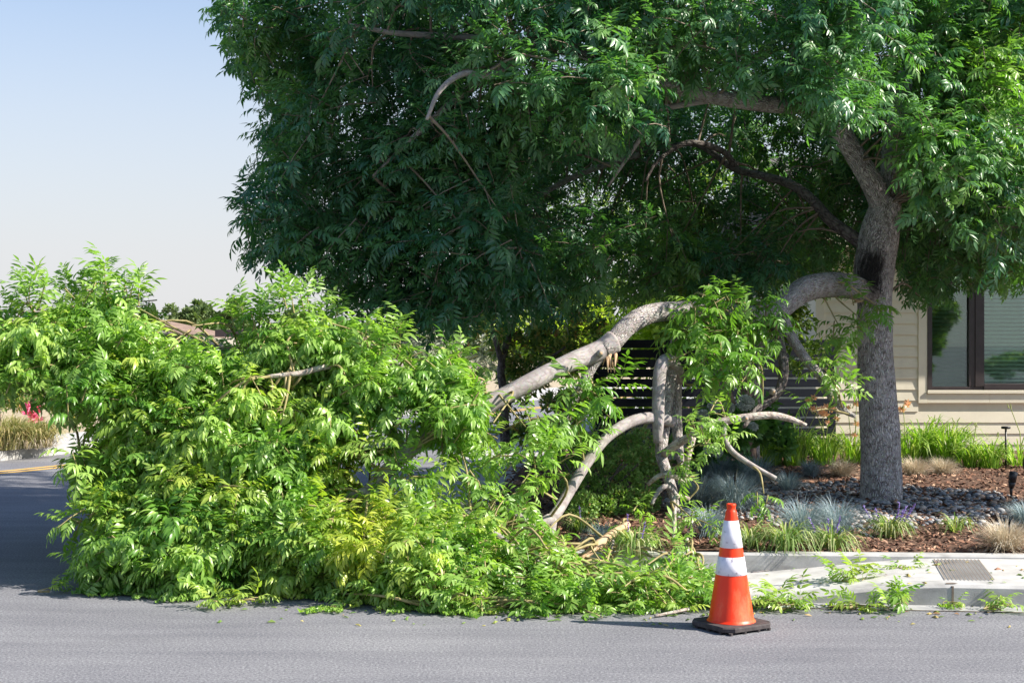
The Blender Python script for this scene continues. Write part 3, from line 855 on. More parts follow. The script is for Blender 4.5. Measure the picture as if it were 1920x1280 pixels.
def clump(f, owner, c, r, nspray, L, tint, typ, out=None, yellow=0.0, droop=-0.15, nleaf=(6, 9), link=True, clip=None):
    q = nearest(owner, c)
    got = 0
    for _ in range(nspray):
        d = nrm(rng.normal(0, 1, 3) + (out if out is not None else nrm(c - q) * .7))
        d[2] += droop; d = nrm(d)
        ln = r * rng.uniform(.6, 1.15)
        b = c + rng.normal(0, r * .28, 3)
        if clip is not None and not clip(b + d * ln): continue
        f.spray(b, d, ln, int(rng.integers(*nleaf)), L, tint, yellow, typ); got += 1
    if link and got:
        dist = np.linalg.norm(c - q)
        if .08 < dist < (.8 if owner == 'fall' else 1.2):
            m1 = q + (c - q) * .4 + A([0, 0, .12 * dist]) + rng.normal(0, .05, 3); CBR.append((owner, np.stack([q, m1, c]), [min(.018, .007 + .008 * dist), .009, .005]))


SIL = [(392, -140), (392, -5), (420, 60), (440, 115), (495, 165), (478, 235), (505, 285), (445, 335), (452, 395), (436, 430), (470, 480), (520, 500), (600, 515), (640, 600), (730, 618), (860, 612),
       (1000, 585), (1120, 575), (1300, 555), (1420, 540), (1560, 505), (1600, 480), (1700, 500), (1700, 575), (1755, 545), (1830, 525), (2100, 540), (2300, 500), (2300, -140)]


def inside_sil(P, m=14):
    x, y = proj(P)
    if P[1] < 12.7 and (1535 < x < 1702 and 235 < y < 530 or 1300 < x < 1500 and 158 < y < 232 and P[1] < 11.8): return False
    if P[1] < 12.2 and 990 < x < 1140 and 62 < y < 125 and P[1] < 11.4: return False
    return bool(inpoly(A([x]), A([y]), SIL)[0])


CL = [
    # polygon in the photo, near and far distance, clumps, spray radius, leaf length, tint, detail
    ([(400, -120), (1050, -120), (1050, 300), (520, 300), (500, 180), (440, 110)], 10.6, 12.6, 74, .42, .32, .42, 'hi'),
    ([(460, 300), (1010, 200), (1000, 560), (860, 600), (660, 590), (600, 505), (500, 480), (455, 420)], 11.0, 13.0, 84, .42, .32, .25, 'hi'),
    ([(400, -120), (1500, -120), (1500, 60), (1000, 250), (640, 590), (470, 420)], 12.6, 14.0, 64, .5, .34, .25, 'lo'),
    ([(1000, -120), (1560, -120), (1540, 130), (1300, 170), (1080, 190)], 10.6, 12.4, 52, .42, .32, .42, 'hi'),
    ([(1060, 120), (1230, 130), (1230, 215), (1090, 205)], 10.3, 10.9, 9, .36, .30, .6, 'hi'),
    ([(1000, 150), (1600, 150), (1620, 520), (1300, 550), (1000, 585), (860, 605)], 14.2, 17.0, 135, .5, .34, .3, 'lo'),
    ([(980, 420), (1560, 420), (1540, 505), (1300, 545), (1000, 575)], 12.6, 14.0, 26, .42, .32, .35, 'hi'),
    ([(1480, -100), (1970, -100), (1970, 240), (1690, 260), (1560, 230), (1500, 200)], 10.4, 12.0, 78, .40, .32, .55, 'hi'),
    ([(1720, 230), (1970, 230), (1970, 430), (1860, 440), (1720, 360)], 10.6, 12.2, 40, .40, .32, .5, 'hi'),
    ([(1700, 380), (2100, 420), (2100, 525), (1840, 515), (1710, 560)], 12.8, 15.5, 46, .42, .32, .4, 'lo'),
    ([(1480, 150), (1740, 150), (1740, 520), (1560, 520)], 13.5, 16.0, 34, .45, .34, .35, 'lo'),
    ([(1560, -100), (2100, -100), (2100, 420), (1700, 420)], 13.0, 16.0, 70, .5, .34, .3, 'lo'),
    
]
for (poly, n0, n1, cnt, r, L, tint, typ) in CL:
    for (px, py) in sample_poly(poly, cnt):
        d = rng.uniform(n0, n1)
        if n0 < 12.5: d += max(0, px - 1640) / 320 * 1.35 + max(0, 820 - px) / 420 * 1.0
        c = W(px, py, d)
        out = nrm(A([c[0] - 2.8, c[1] - 13.2, (c[2] - 3.2) * 1.2])) * .9
        yl = 0  # yellow-green paints sunlit and backlit spots, plus new growth, into the leaves
        for (a, b_, q_, s_) in ((1650, 130, 75, .55), (1840, 160, 90, .5), (1880, 360, 70, .4), (440, 50, 50, .45), (520, 60, 60, .2), (1700, 300, 60, .35), (1500, 330, 60, .5), (1450, 250, 60, .45), (1180, 90, 70, .15), (1300, 470, 80, .35)):
            hh = math.hypot(px - a, py - b_) / q_
            if hh < 1.2 and rng.random() < .75: yl = max(yl, s_ * min(1, 1.3 - hh))
        clump(CF, 'tree', c, r, 7, L * .70, tint + rng.normal(0, .3), typ, out, yl, droop=-.02, nleaf=(7, 10), clip=inside_sil)
# the part of the crown above and to the right of the picture, which shades what is seen
for _ in range(170):
    while True:
        u = rng.uniform(-1, 1, 3)
        if .45 < np.linalg.norm(u) < 1: break
    c = A([2.6 + u[0] * 4.6, 13.3 + u[1] * 3.0, 4.4 + u[2] * 3.0])
    x, y = proj(c)
    if (y > -60 and x < 2000) or c[2] < 2.3 or (c[0] > 1.5 and c[1] < 12.4): continue
    clump(CF, 'tree', c, .6, 6, .42, .4, 'lo', nrm(c - A([3, 13.2, 3.5])) * .9, nleaf=(5, 7))
# the low outer side of the crown, right of the picture: it shades the trunk foot and the pebbles
for _ in range(30):
    c = A([8.0, 11.7, 4.1]) + A([1.7, 1.1, .75]) * nrm(rng.normal(0, 1, 3)) * rng.random() ** .4
    clump(CF, 'tree', c, .55, 6, .40, .4, 'lo', A([.5, 0, .1]), nleaf=(5, 7))
CF.build('crown', [M['crown_leaf'], M['twig']], tree, owner='tree')


# ------------------------------------------------------------------ the torn limb lying in the street
fb0 = W(700, 1110, 9.0)
fall = thing('fallen_limb', 'huge torn tree limb with bright green leaves lying across the street beside the cone', 'tree limb', (fb0[0], fb0[1], 0.0))
FL = [
    ([(1634, 552, 12.36), (1605, 540, 12.2), (1560, 534, 12.0), (1515, 540, 11.85), (1482, 562, 11.75), (1455, 588, 11.65)], [.085, .10, .105, .105, .10, .085], 'limb_bark', 24),
    ([(1478, 570, 11.72), (1420, 590, 11.6), (1350, 584, 11.4), (1280, 582, 11.2), (1220, 588, 11.0), (1180, 608, 10.85), (1150, 640, 10.75), (1128, 655, 10.7)], [.085, .078, .074, .075, .075, .073, .075, .073], 'limb_bark', 22),
    ([(1150, 640, 10.75), (1120, 658, 10.68), (1060, 684, 10.5), (1000, 714, 10.35), (920, 755, 10.2), (840, 800, 10.0), (760, 850, 9.8), (690, 920, 9.6)], [.085, .074, .068, .068, .066, .062, .055, .04], 'smooth_bark', 20),
    ([(1300, 590, 11.25), (1272, 640, 11.15), (1258, 690, 11.05), (1250, 740, 11.0), (1244, 800, 10.9), (1240, 850, 10.8), (1248, 880, 10.7), (1262, 925, 10.5), (1268, 960, 10.3)], [.065, .058, .05, .053, .05, .046, .044, .038, .025], 'limb_bark', 18),
    ([(1278, 712, 11.2), (1266, 684, 11.02), (1248, 676, 10.88), (1237, 700, 10.8), (1234, 780, 10.75), (1234, 830, 10.75)], [.04, .049, .051, .05, .048, .036], 'smooth_bark', 18),
    ([(1270, 690, 11.3), (1268, 760, 11.25), (1272, 840, 11.15), (1280, 880, 11.0)], [.042, .045, .04, .022], 'limb_bark', 14),
    ([(1262, 790, 10.85), (1225, 783, 10.75), (1185, 790, 10.65), (1140, 818, 10.5), (1100, 868, 10.35), (1065, 925, 10.2), (1040, 965, 10.05), (1012, 985, 9.95)], [.042, .043, .043, .042, .041, .041, .039, .03], 'smooth_bark', 18),
    ([(1030, 972, 10.0), (1000, 985, 9.9), (970, 965, 9.8), (940, 955, 9.7), (900, 950, 9.6), (850, 940, 9.5)], [.035, .032, .028, .026, .022, .012], 'smooth_bark', 12),
    ([(1038, 965, 10.05), (1035, 1000, 9.95), (1040, 1040, 9.85)], [.034, .028, .02], 'smooth_bark', 12),
    ([(1246, 850, 10.75), (1270, 832, 10.65), (1300, 815, 10.55), (1330, 797, 10.5), (1375, 786, 10.5), (1440, 778, 10.55), (1478, 784, 10.6), (1512, 797, 10.6)], [.035, .034, .03, .028, .030, .027, .024, .014], 'pale_twig', 14),
    ([(1362, 790, 10.5), (1358, 815, 10.45), (1372, 845, 10.4), (1410, 872, 10.35), (1455, 897, 10.3)], [.02, .022, .022, .020, .017], 'smooth_bark', 12),
    ([(1462, 580, 11.7), (1478, 620, 11.65), (1505, 665, 11.6), (1538, 705, 11.5), (1562, 742, 11.4), (1582, 768, 11.35), (1604, 781, 11.3)], [.058, .047, .042, .038, .034, .028, .015], 'limb_bark', 14),
    ([(1452, 590, 11.65), (1462, 650, 11.6), (1470, 690, 11.5), (1462, 730, 11.45), (1440, 752, 11.4), (1412, 775, 11.3), (1395, 800, 11.2)], [.05, .045, .038, .036, .034, .028, .015], 'dark_bark', 14),
    ([(1140, 650, 10.72), (1112, 685, 10.7), (1090, 725, 10.65), (1066, 770, 10.6), (1048, 815, 10.5)], [.055, .042, .035, .03, .02], 'limb_bark', 14),
    ([(1215, 908, 10.35), (1236, 892, 10.3), (1262, 892, 10.3), (1282, 905, 10.35)], [.013, .019, .019, .013], 'pale_twig', 12),
    ([(1292, 935, 10.2), (1270, 930, 10.15), (1264, 945, 10.1), (1264, 985, 10.05), (1262, 1018, 9.95)], [.015, .018, .018, .016, .011], 'pale_twig', 12),
    ([(1284, 905, 10.4), (1290, 860, 10.45), (1300, 820, 10.5)], [.018, .022, .022], 'pale_twig', 10),
    ([(1222, 945, 10.2), (1235, 920, 10.25), (1252, 912, 10.3), (1275, 935, 10.3)], [.011, .018, .019, .014], 'smooth_bark', 12),
    ([(1090, 1048, 9.4), (1120, 1022, 9.5), (1150, 1000, 9.6), (1178, 982, 9.7)], [.02, .03, .032, .022], 'torn_wood', 9),
    ([(1150, 1000, 9.6), (1148, 1030, 9.5), (1144, 1058, 9.4)], [.012, .011, .009], 'smooth_bark', 8),
    ([(1288, 1010, 9.7), (1290, 1050, 9.5), (1292, 1090, 9.3)], [.014, .014, .01], 'pale_twig', 8),
    # inside the leafy mass
    ([(760, 850, 9.8), (700, 770, 10.0), (600, 700, 10.4), (450, 660, 10.7), (300, 625, 10.9), (120, 590, 10.9), (-120, 580, 10.9)], [.04, .036, .03, .026, .022, .016, .01], 'smooth_bark', 12),
    ([(760, 850, 9.8), (650, 850, 10.2), (500, 845, 10.4), (300, 830, 10.4), (150, 860, 10.3)], [.04, .034, .028, .022, .01], 'smooth_bark', 12),
    ([(690, 920, 9.6), (560, 960, 9.8), (400, 1000, 9.7), (240, 1030, 9.6)], [.035, .028, .02, .01], 'smooth_bark', 12),
    ([(690, 920, 9.6), (700, 1000, 9.6), (760, 1040, 9.4), (830, 1070, 9.3)], [.03, .026, .02, .01], 'smooth_bark', 12),
    ([(700, 770, 10.0), (640, 690, 9.9), (560, 700, 9.75), (500, 706, 9.7)], [.025, .022, .02, .012], 'pale_twig', 12),
    ([(840, 800, 10.0), (800, 730, 10.0), (740, 680, 10.2), (650, 640, 10.4)], [.035, .03, .024, .012], 'smooth_bark', 12),
    ([(850, 940, 9.5), (940, 1010, 9.1), (1040, 1070, 8.9), (1160, 1100, 8.7), (1290, 1110, 8.6)], [.024, .024, .02, .016, .01], 'smooth_bark', 12),
    ([(845, 1120, 8.55), (825, 1146, 8.45), (850, 1145, 8.42)], [.012, .014, .01], 'pale_twig', 8),
    ([(600, 700, 10.1), (420, 760, 10.5), (260, 740, 10.6), (60, 690, 10.7), (-150, 680, 10.7)], [.028, .024, .02, .016, .01], 'smooth_bark', 12),
]
for k, (pts, rad, bk_, nn) in enumerate(FL):
    limb('limb', 'fall', [W(*p) for p in pts], rad, M[bk_], fall, n=nn, per=8, rough=.06, seed=50 + k)
# splintered wood where it tore from the trunk, and at the broken fork
sp = MB()
for k in range(26):
    a = W(1612 + rng.uniform(-14, 10), 545 + rng.uniform(-18, 18), 12.20 + rng.uniform(-.06, .06))
    b = a + A([rng.uniform(-.20, .02), rng.uniform(-.10, .02), rng.uniform(-.05, .05)])
    sp.rod(a, b, .018, 5, r2=.002)
sp.build('torn_wood', [M['torn_wood']], fall, True)
sp = MB()
for k in range(12):
    a = W(1140 + rng.uniform(-8, 16), 660 + rng.uniform(-5, 8), 10.68)
    sp.rod(a, a + A([rng.uniform(-.03, .05), rng.uniform(-.04, .04), -rng.uniform(.06, .15)]), .014, 5, r2=.002)
sp.build('torn_wood', [M['torn_wood']], fall, True)
for (px, py, d, r) in ((1126, 662, 10.58, .03), (1398, 784, 10.47, .022), (1560, 745, 11.36, .028), (1450, 735, 11.4, .03)):
    kn = MB(); c = W(px, py, d); kn.rod(c + A([0, .04, 0]), c - A([0, .035, 0]), r, 12, r2=r * .8); kn.rod(c - A([0, .035, 0]), c - A([0, .04, 0]), r * .45, 8, m=1)
    kn.build('pruned_knot', [M['smooth_bark'], M['torn_wood']], fall, True)

FF_ = Foliage()
MASS = [(-260, 580), (0, 578), (70, 540), (130, 538), (200, 506), (240, 535), (290, 565), (345, 600), (400, 628), (425, 585), (460, 570), (500, 585), (560, 545), (620, 570), (650, 605), (720, 600), (760, 640), (830, 640),
        (890, 675), (935, 745), (925, 830), (880, 880), (820, 830), (760, 780), (690, 790), (640, 860), (690, 930), (840, 915), (900, 960), (1010, 1010), (1060, 1060), (1080, 1120), (1000, 1160), (900, 1156), (730, 1156),
        (640, 1138), (400, 1126), (140, 1112), (120, 1010), (140, 950), (75, 910), (75, 850), (160, 800), (80, 790), (50, 750), (0, 765), (-260, 770)]


OFFS = A([(0, 0), (-66, 0), (42, 0), (0, 52), (0, -42), (-46, 36), (30, 40), (-46, -32), (32, -32)])


def in_mass(P):
    x, y = proj(P); return bool(inpoly(x + OFFS[:, 0], y + OFFS[:, 1], MASS).all())


YEL = [(690, 1010, 75, .75), (740, 1050, 60, .6), (640, 915, 45, .7), (420, 950, 60, .35), (240, 965, 60, .45), (590, 715, 50, .5), (560, 1085, 60, .35), (360, 880, 60, .25), (850, 975, 50, .4), (300, 760, 60, .3), (1100, 1110, 50, .35)]


def yel(px, py):
    y = 0
    for (a, b, r, s) in YEL:
        y = max(y, s * max(0, 1.25 - math.hypot(px - a, py - b) / r)) if math.hypot(px - a, py - b) < r * 1.25 else y
    return min(y, .9)


def front_d(py):
    return float(np.interp(py, [480, 600, 700, 800, 900, 1000, 1140], [10.3, 10.0, 9.75, 9.55, 9.4, 9.25, 9.1]))


def fall_clump(px, py, d, r, ns, tint, L=.205, nleaf=(7, 11), clip=in_mass, typ=None, droop=-.25, out=(-.25, -.42, .3)):
    dm = FP * (EYE - .18) / (py - 640) if py > 650 else 99
    if dm < 9.1 and d < 9.9:
        d = rng.uniform(9.0, 9.5); z_ = rng.uniform(.08, .40); py = 640 + FP * (EYE - z_) / d; dm = 99
    d = min(d, dm) if d < 9.9 else d
    c = W(px, py, d)
    if c[2] < .06: c[2] = rng.uniform(.06, .3)
    if c[2] < .45 and out[1] < -.2: out = (out[0], -.05, out[2] * .6)
    clump(FF_, 'fall', c, r, ns, L, tint, typ or ('curl' if rng.random() < .45 else 'hi'), A(out), max(yel(px, py), .25 * (rng.random() < .2) * rng.random() * (px < 1000)), droop, nleaf, clip=clip)


for (px, py) in sample_poly(MASS, 330):
    if px < 420 and py < 780 and rng.random() < .15: continue
    fall_clump(px, py, front_d(py) + rng.uniform(0, .55), .27, 7, .45 + rng.normal(0, .28))
for (px, py) in sample_poly(MASS, 170):
    fall_clump(px, py, front_d(py) + rng.uniform(.6, 2.0), .42, 6, .35 + rng.normal(0, .15), .23)
# upright shoots along the skyline of the mass
for (px, py) in [(205, 524), (190, 534), (80, 545), (60, 560), (130, 552), (250, 545), (20, 580), (450, 590), (545, 570), (575, 565), (610, 580), (500, 595), (680, 615), (740, 625), (840, 665), (720, 640), (470, 600)]:
    c = W(px, py + 26, front_d(py) + rng.uniform(-.1, .5))
    for _ in range(2):
        FF_.spray(c + rng.normal(0, .04, 3), A([rng.uniform(-.3, .3), rng.uniform(-.3, .2), 1.0]), .2, 7, .21, .5 + rng.normal(0, .15), 0, 'hi', .8)
CONE = G(1371, 1176.5)
anyw = lambda P: math.hypot(P[0] - CONE[0], P[1] - CONE[1]) > .42
# lone leafy shoots: (px, py, distance, radius, sprays, tint); low tints paint shade into the hanging leaves
for (px, py, d, r, ns, ti) in [
    (700, 850, 9.6, .24, 5, .45), (660, 800, 9.8, .24, 4, .4), (720, 760, 9.9, .24, 4, .4), (780, 790, 9.9, .22, 4, .45), (840, 800, 10.0, .22, 3, .45), (740, 920, 9.4, .24, 5, .5), (820, 930, 9.4, .22, 4, .5), (890, 820, 10.0, .18, 3, .5), (770, 880, 9.5, .24, 4, .45), (830, 860, 9.6, .22, 3, .5), (740, 800, 9.7, .2, 3, .4), (860, 840, 9.8, .2, 3, .5),
    (985, 800, 9.8, .2, 3, .5), (1000, 845, 9.7, .24, 4, .5), (960, 870, 9.5, .26, 4, .45), (1040, 870, 9.7, .18, 2, .5), (925, 925, 9.4, .26, 5, .5), (995, 915, 9.5, .22, 4, .5), (880, 880, 9.5, .22, 4, .5), (975, 960, 9.4, .2, 3, .45),
    (1010, 1015, 9.2, .22, 4, .5), (1065, 1035, 9.1, .2, 4, .4), (1195, 975, 9.9, .22, 4, .5), (1225, 1000, 9.8, .2, 3, .6), (1175, 985, 9.7, .14, 1, .5), (1300, 955, 9.9, .16, 2, .5), (1310, 985, 9.7, .18, 2, .5),
    (1300, 795, 10.3, .2, 4, .6), (1315, 830, 10.2, .18, 3, .65), (1280, 865, 10.2, .14, 2, .55), (1295, 895, 10.2, .12, 1, .5), (1330, 775, 10.3, .14, 2, .6),
    (1080, 715, 10.4, .22, 3, .15), (1105, 750, 10.4, .24, 4, .2), (1080, 785, 10.3, .2, 3, .2), (1125, 730, 10.5, .2, 2, .15),
    (1305, 585, 10.9, .22, 4, .15), (1340, 615, 10.9, .24, 5, .15), (1375, 590, 11.1, .24, 5, .15), (1400, 630, 11.1, .24, 4, .15), (1310, 650, 10.9, .24, 4, .15), (1355, 665, 10.9, .22, 3, .2), (1440, 610, 11.4, .2, 3, .1), (1350, 640, 11.0, .24, 4, .05), (1395, 600, 11.2, .24, 4, .05), (1290, 620, 10.95, .2, 3, .05), (1380, 690, 11.0, .2, 3, .1), (1430, 570, 11.3, .2, 3, .05), (1415, 665, 11.2, .16, 1, .25), (1330, 710, 10.9, .16, 2, .25), (1385, 560, 11.0, .24, 4, .1),
    (1575, 615, 11.9, .2, 3, .3), (1605, 590, 11.9, .2, 3, .2), (1640, 570, 12.0, .16, 3, .2), (1545, 690, 11.4, .18, 3, .4), (1570, 720, 11.3, .16, 2, .4), (1525, 770, 11.2, .12, 1, .4),
    (1432, 925, 10.2, .14, 2, .3), (1285, 1040, 9.2, .12, 2, .5), (1240, 1030, 9.4, .12, 2, .5)]:
    fall_clump(px, py, d, r * .9, ns, ti, .18 if d < 9.6 else (.165 if 9.6 < d < 10.35 and px > 1150 else .22), (4, 7), anyw, 'hi', -.25, (-.1, -.3, .1))
# the low carpet of leaves at the kerb
def low_clip(P):
    x, y = proj(P); return anyw(P) and (x < 1085 or y > 1072)


for _ in range(95):
    px = rng.uniform(880, 1335); t_ = (px - 880) / 455
    c = G(px, rng.uniform(1098, 1146) - 8 * t_, .03); c[2] = .02 + rng.random() ** 2 * (.26 - .16 * t_)
    clump(FF_, 'fall', c, .14, 3, .165, .55 + rng.normal(0, .25), 'hi', A((-.1, .1, .05)), .25 if rng.random() < .15 else 0, 0, (4, 7), clip=low_clip)
# skirts of the mass, lying on the asphalt
for _ in range(120):
    px = rng.uniform(160, 930); c = G(px, rng.uniform(1078, 1112) + sm(560, 760, px) * 22, .02); c[2] = .03 + rng.random() ** 1.5 * .42
    clump(FF_, 'fall', c, .18, 4, .19, .4 + rng.normal(0, .25), 'curl' if rng.random() < .5 else 'hi', A((-.15, -.12, .1)), yel(px, 640 + FP * (EYE - c[2]) / c[1]) * .8, -.1, (5, 9))
FF_.build('foliage', [M['fallen_leaf'], M['green_twig']], fall, zmin=.006, owner='fall')

# ------------------------------------------------------------------ house with window
HY = 18.5
hx0 = (1530 - 960) / FP * HY
house = thing('house', 'cream clapboard house with wide dark window behind the tree trunk', 'house', (hx0, HY, .15))
wl = (1738 - 960) / FP * HY; wr = wl + 2.35
wz0 = EYE - (731 - 640) / FP * HY; wz1 = EYE + (640 - 522) / FP * HY
PIT = .1425
sd_ = MB()
ztop = 2.82
z = .12
HXR = hx0 + 9.0
trimx = wl - .115
while z < ztop:
    z1 = min(z + PIT, ztop)
    spans = [(hx0 + .10, HXR)]
    if z1 > wz0 - .17 and z < wz1 + .12: spans = [(hx0 + .10, trimx), (wr + .115, HXR)]
    for (a, b) in spans:
        y0, y1 = HY - .016, HY - .003
        sd_.add([(a, y0, z), (b, y0, z), (b, y1, z1), (a, y1, z1), (a, HY + .02, z), (b, HY + .02, z)], [(0, 1, 2, 3), (4, 5, 1, 0)])
    z = z1
sd_.build('siding', [M['siding']], house)
bd = MB()
bd.box((hx0 + .02, HY + .02, .05), (wl - .02, HY + 7.5, ztop)); bd.box((wr + .02, HY + .02, .05), (HXR, HY + 7.5, ztop))
bd.box((wl - .02, HY + .02, .05), (wr + .02, HY + .16, wz0 - .01)); bd.box((wl - .02, HY + .02, wz1 + .01), (wr + .02, HY + .16, ztop))
bd.box((hx0 + .02, HY - .0, 0.0), (HXR, HY + .02, .118))
bd.build('wall', [M['siding']], house)
tm = MB()
tm.box((hx0 - .01, HY - .028, .06), (hx0 + .10, HY + .12, ztop), bev=.003)
tm.build('corner_board', [M['trim']], house)
rf = MB()
rf.box((hx0 - .35, HY - .42, ztop + .02), (HXR, HY + 8, ztop + .06))
rf.add([(hx0 - .35, HY - .44, ztop + .18), (HXR, HY - .44, ztop + .18), (HXR, HY + 4, ztop + 1.7), (hx0 - .35, HY + 4, ztop + 1.7), (hx0 - .35, HY + 8, ztop + .18), (HXR, HY + 8, ztop + .18)], [(0, 1, 2, 3), (3, 2, 5, 4)], [(0, 3, 4)])
ro = rf.build('roof', [M['house_roof']], house)
fb = MB(); fb.box((hx0 - .36, HY - .47, ztop - .02), (HXR, HY - .435, ztop + .18)); fb.build('fascia', [M['trim']], ro)
win = MB()
fy0, fy1 = HY - .03, HY + .06
fw = .06
win.box((wl, fy0, wz0), (wl + fw, fy1, wz1), bev=.006); win.box((wr - fw, fy0, wz0), (wr, fy1, wz1), bev=.006)
mx0 = (1816 - 960) / FP * HY; mx1 = (1843 - 960) / FP * HY
win.box((wl + fw, fy0 + .002, wz0), (wr - fw, fy1, wz0 + fw * .75), bev=.004); win.box((wl + fw, fy0 + .002, wz1 - fw), (wr - fw, fy1, wz1), bev=.004)
win.box((mx0, fy0 + .001, wz0 + fw * .75), (mx0 + .075, fy1, wz1 - fw), bev=.006); win.box((mx0 + .078, fy0 - .011, wz0 + fw * .76), (mx1 + .005, fy1, wz1 - fw - .001), bev=.006)
win.box((mx1 + .005, fy0 - .012, wz0 + .004), (wr - fw - .001, fy0 + .03, wz0 + .085), bev=.006)
wo = win.build('window', [M['bronze']], house)
gp = MB(); gp.box((wl + fw, HY + .02, wz0 + .045), (mx0, HY + .026, wz1 - fw)); gp.build('pane', [M['glass']], wo)
gp = MB(); gp.box((mx1 + .005, HY + .005, wz0 + .085), (wr - fw, HY + .011, wz1 - fw)); gp.build('pane', [M['glass']], wo)
bl = MB(); b2 = MB()
z = wz0 + .05
while z < wz1 - .06:
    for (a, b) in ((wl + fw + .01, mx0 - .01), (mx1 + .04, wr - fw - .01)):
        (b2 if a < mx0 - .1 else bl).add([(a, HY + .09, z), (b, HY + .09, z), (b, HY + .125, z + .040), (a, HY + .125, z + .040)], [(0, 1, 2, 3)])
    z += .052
bl.build('blind', [M['blind']], wo); b2.build('blind', [M['shade_tinted_blind']], wo)['label'] = 'blind coloured dark green grey for the dim left pane'
dk = MB(); dk.box((wl - .02, HY + .3, wz0 - .3), (wr + .02, HY + .32, wz1 + .2)); dk.build('dark_room_sheet', [M['dark_room']], house)  # dark sheet close behind the blinds stands for the unlit room
ts = MB()
ts.box((trimx, HY - .024, wz0 - .17), (wl - .002, HY + .02, wz1 + .12), bev=.003)
ts.box((wl, HY - .024, wz1 + .002), (wr, HY + .02, wz1 + .11), bev=.003)
ts.box((wl - .0, HY - .045, wz0 - .045), (wr + .02, HY + .02, wz0 - .002), bev=.004)
ts.box((wl + .0, HY - .022, wz0 - .168), (wl + .81, HY + .02, wz0 - .047), bev=.003); ts.box((wl + .813, HY - .022, wz0 - .168), (wr + .02, HY + .02, wz0 - .047), bev=.003)
ts.box((wr + .004, HY - .024, wz0 - .17), (wr + .112, HY + .02, wz1 + .12), bev=.003)
ts.build('window_trim', [M['trim']], wo)

# ------------------------------------------------------------------ slatted fence
FY = 17.2
fx0 = (1119 - 960) / FP * FY; fx1 = hx0 - .04
fen = thing('slat_fence', 'charcoal horizontal slat fence standing between the shrubs and the house', 'fence', (fx0, FY, .15))
xm = (1243 - 960) / FP * FY
xs_ = [fx0, xm, (1412 - 960) / FP * FY, fx1]
for i in range(3):
    p = MB(); z = .22
    k = 0
    while z < 1.56:
        a, b = xs_[i] + .012, xs_[i + 1] - .012
        p.box((a, FY + rng.uniform(-.002, .002), z), (b, FY + .02, z + .097), bev=.003)
        z += .1185; k += 1
    p.build('slat_panel', [M['fence']], fen)
for i, x in enumerate(xs_):
    p = MB(); x_ = x if i < 3 else x - .04
    p.box((x_ - .04, FY + .03, .1), (x_ + .05, FY + .11, 1.53), bev=.004); p.build('post', [M['fence']], fen)

# ------------------------------------------------------------------ traffic cone
cp = G(1371, 1176.5)
cone = thing('traffic_cone', 'orange traffic cone with two white reflective collars on a black rubber base', 'traffic cone', (cp[0], cp[1], 0))
prof = lambda z: float(np.interp(z, [.045, .62], [.1275, .036]))


def lathe_part(name, pts, mat, par):
    m = MB(); m.lathe(pts, (cp[0], cp[1], 0), 48); return m.build(name, [mat], par, True)


lathe_part('cone_body', [(.138, .041), (.134, .046), (.1285, .052), (prof(.06), .06), (prof(.2), .2), (prof(.297), .297), (prof(.40), .40), (prof(.45), .45), (prof(.55), .55), (prof(.603), .603), (.0335, .63), (.031, .648), (.028, .656), (.0245, .663), (.0245, .676), (.027, .681), (.027, .690), (.0255, .694), (.014, .694), (.014, .66)], M['orange'], cone)
e = .0022
for (a, b) in ((.302, .402), (.452, .602)):
    lathe_part('reflective_collar', [(prof(a), a), (prof(a) + e, a + .001), (prof((a + b) / 2) + e, (a + b) / 2), (prof(b) + e, b - .001), (prof(b), b)], M['collar'], cone)
bs = MB()
S_, ch = .176, .048
oc = [(-S_ + ch, -S_), (S_ - ch, -S_), (S_, -S_ + ch), (S_, S_ - ch), (S_ - ch, S_), (-S_ + ch, S_), (-S_, S_ - ch), (-S_, -S_ + ch)]
ca, sa = math.cos(math.radians(33)), math.sin(math.radians(33))
rot = lambda x, y: (cp[0] + x * ca - y * sa, cp[1] + x * sa + y * ca)
lv = [(.96, .012), (1.0, .016), (1.0, .034), (.97, .041), (.72, .0425)]
vb_ = []
for (s_, z) in lv:
    for (x, y) in oc: vb_.append((*rot(x * s_, y * s_), z))
qb_ = [(i * 8 + k, i * 8 + (k + 1) % 8, i * 8 + 8 + (k + 1) % 8, i * 8 + 8 + k) for i in range(len(lv) - 1) for k in range(8)]
vb_ += [(cp[0], cp[1], .0425), (cp[0], cp[1], .012)]
tb_ = [(40, 32 + k, 32 + (k + 1) % 8) for k in range(8)] + [(41, (k + 1) % 8, k) for k in range(8)]
bs.add(vb_, qb_, tb_)
bo = bs.build('cone_base', [M['rubber']], cone)
for (x, y) in [(-.15, -.165), (-.05, -.165), (.05, -.165), (.13, -.165), (.165, -.1), (.165, 0), (.165, .1), (-.165, -.1), (-.165, 0), (-.165, .1), (0, .165), (.1, .165), (-.1, .165)]:
    f = MB(); p = rot(x, y); f.lathe([(.010, 0.0), (.012, .014)], (p[0], p[1], 0), 8); f.build('rubber_foot', [M['rubber']], bo)

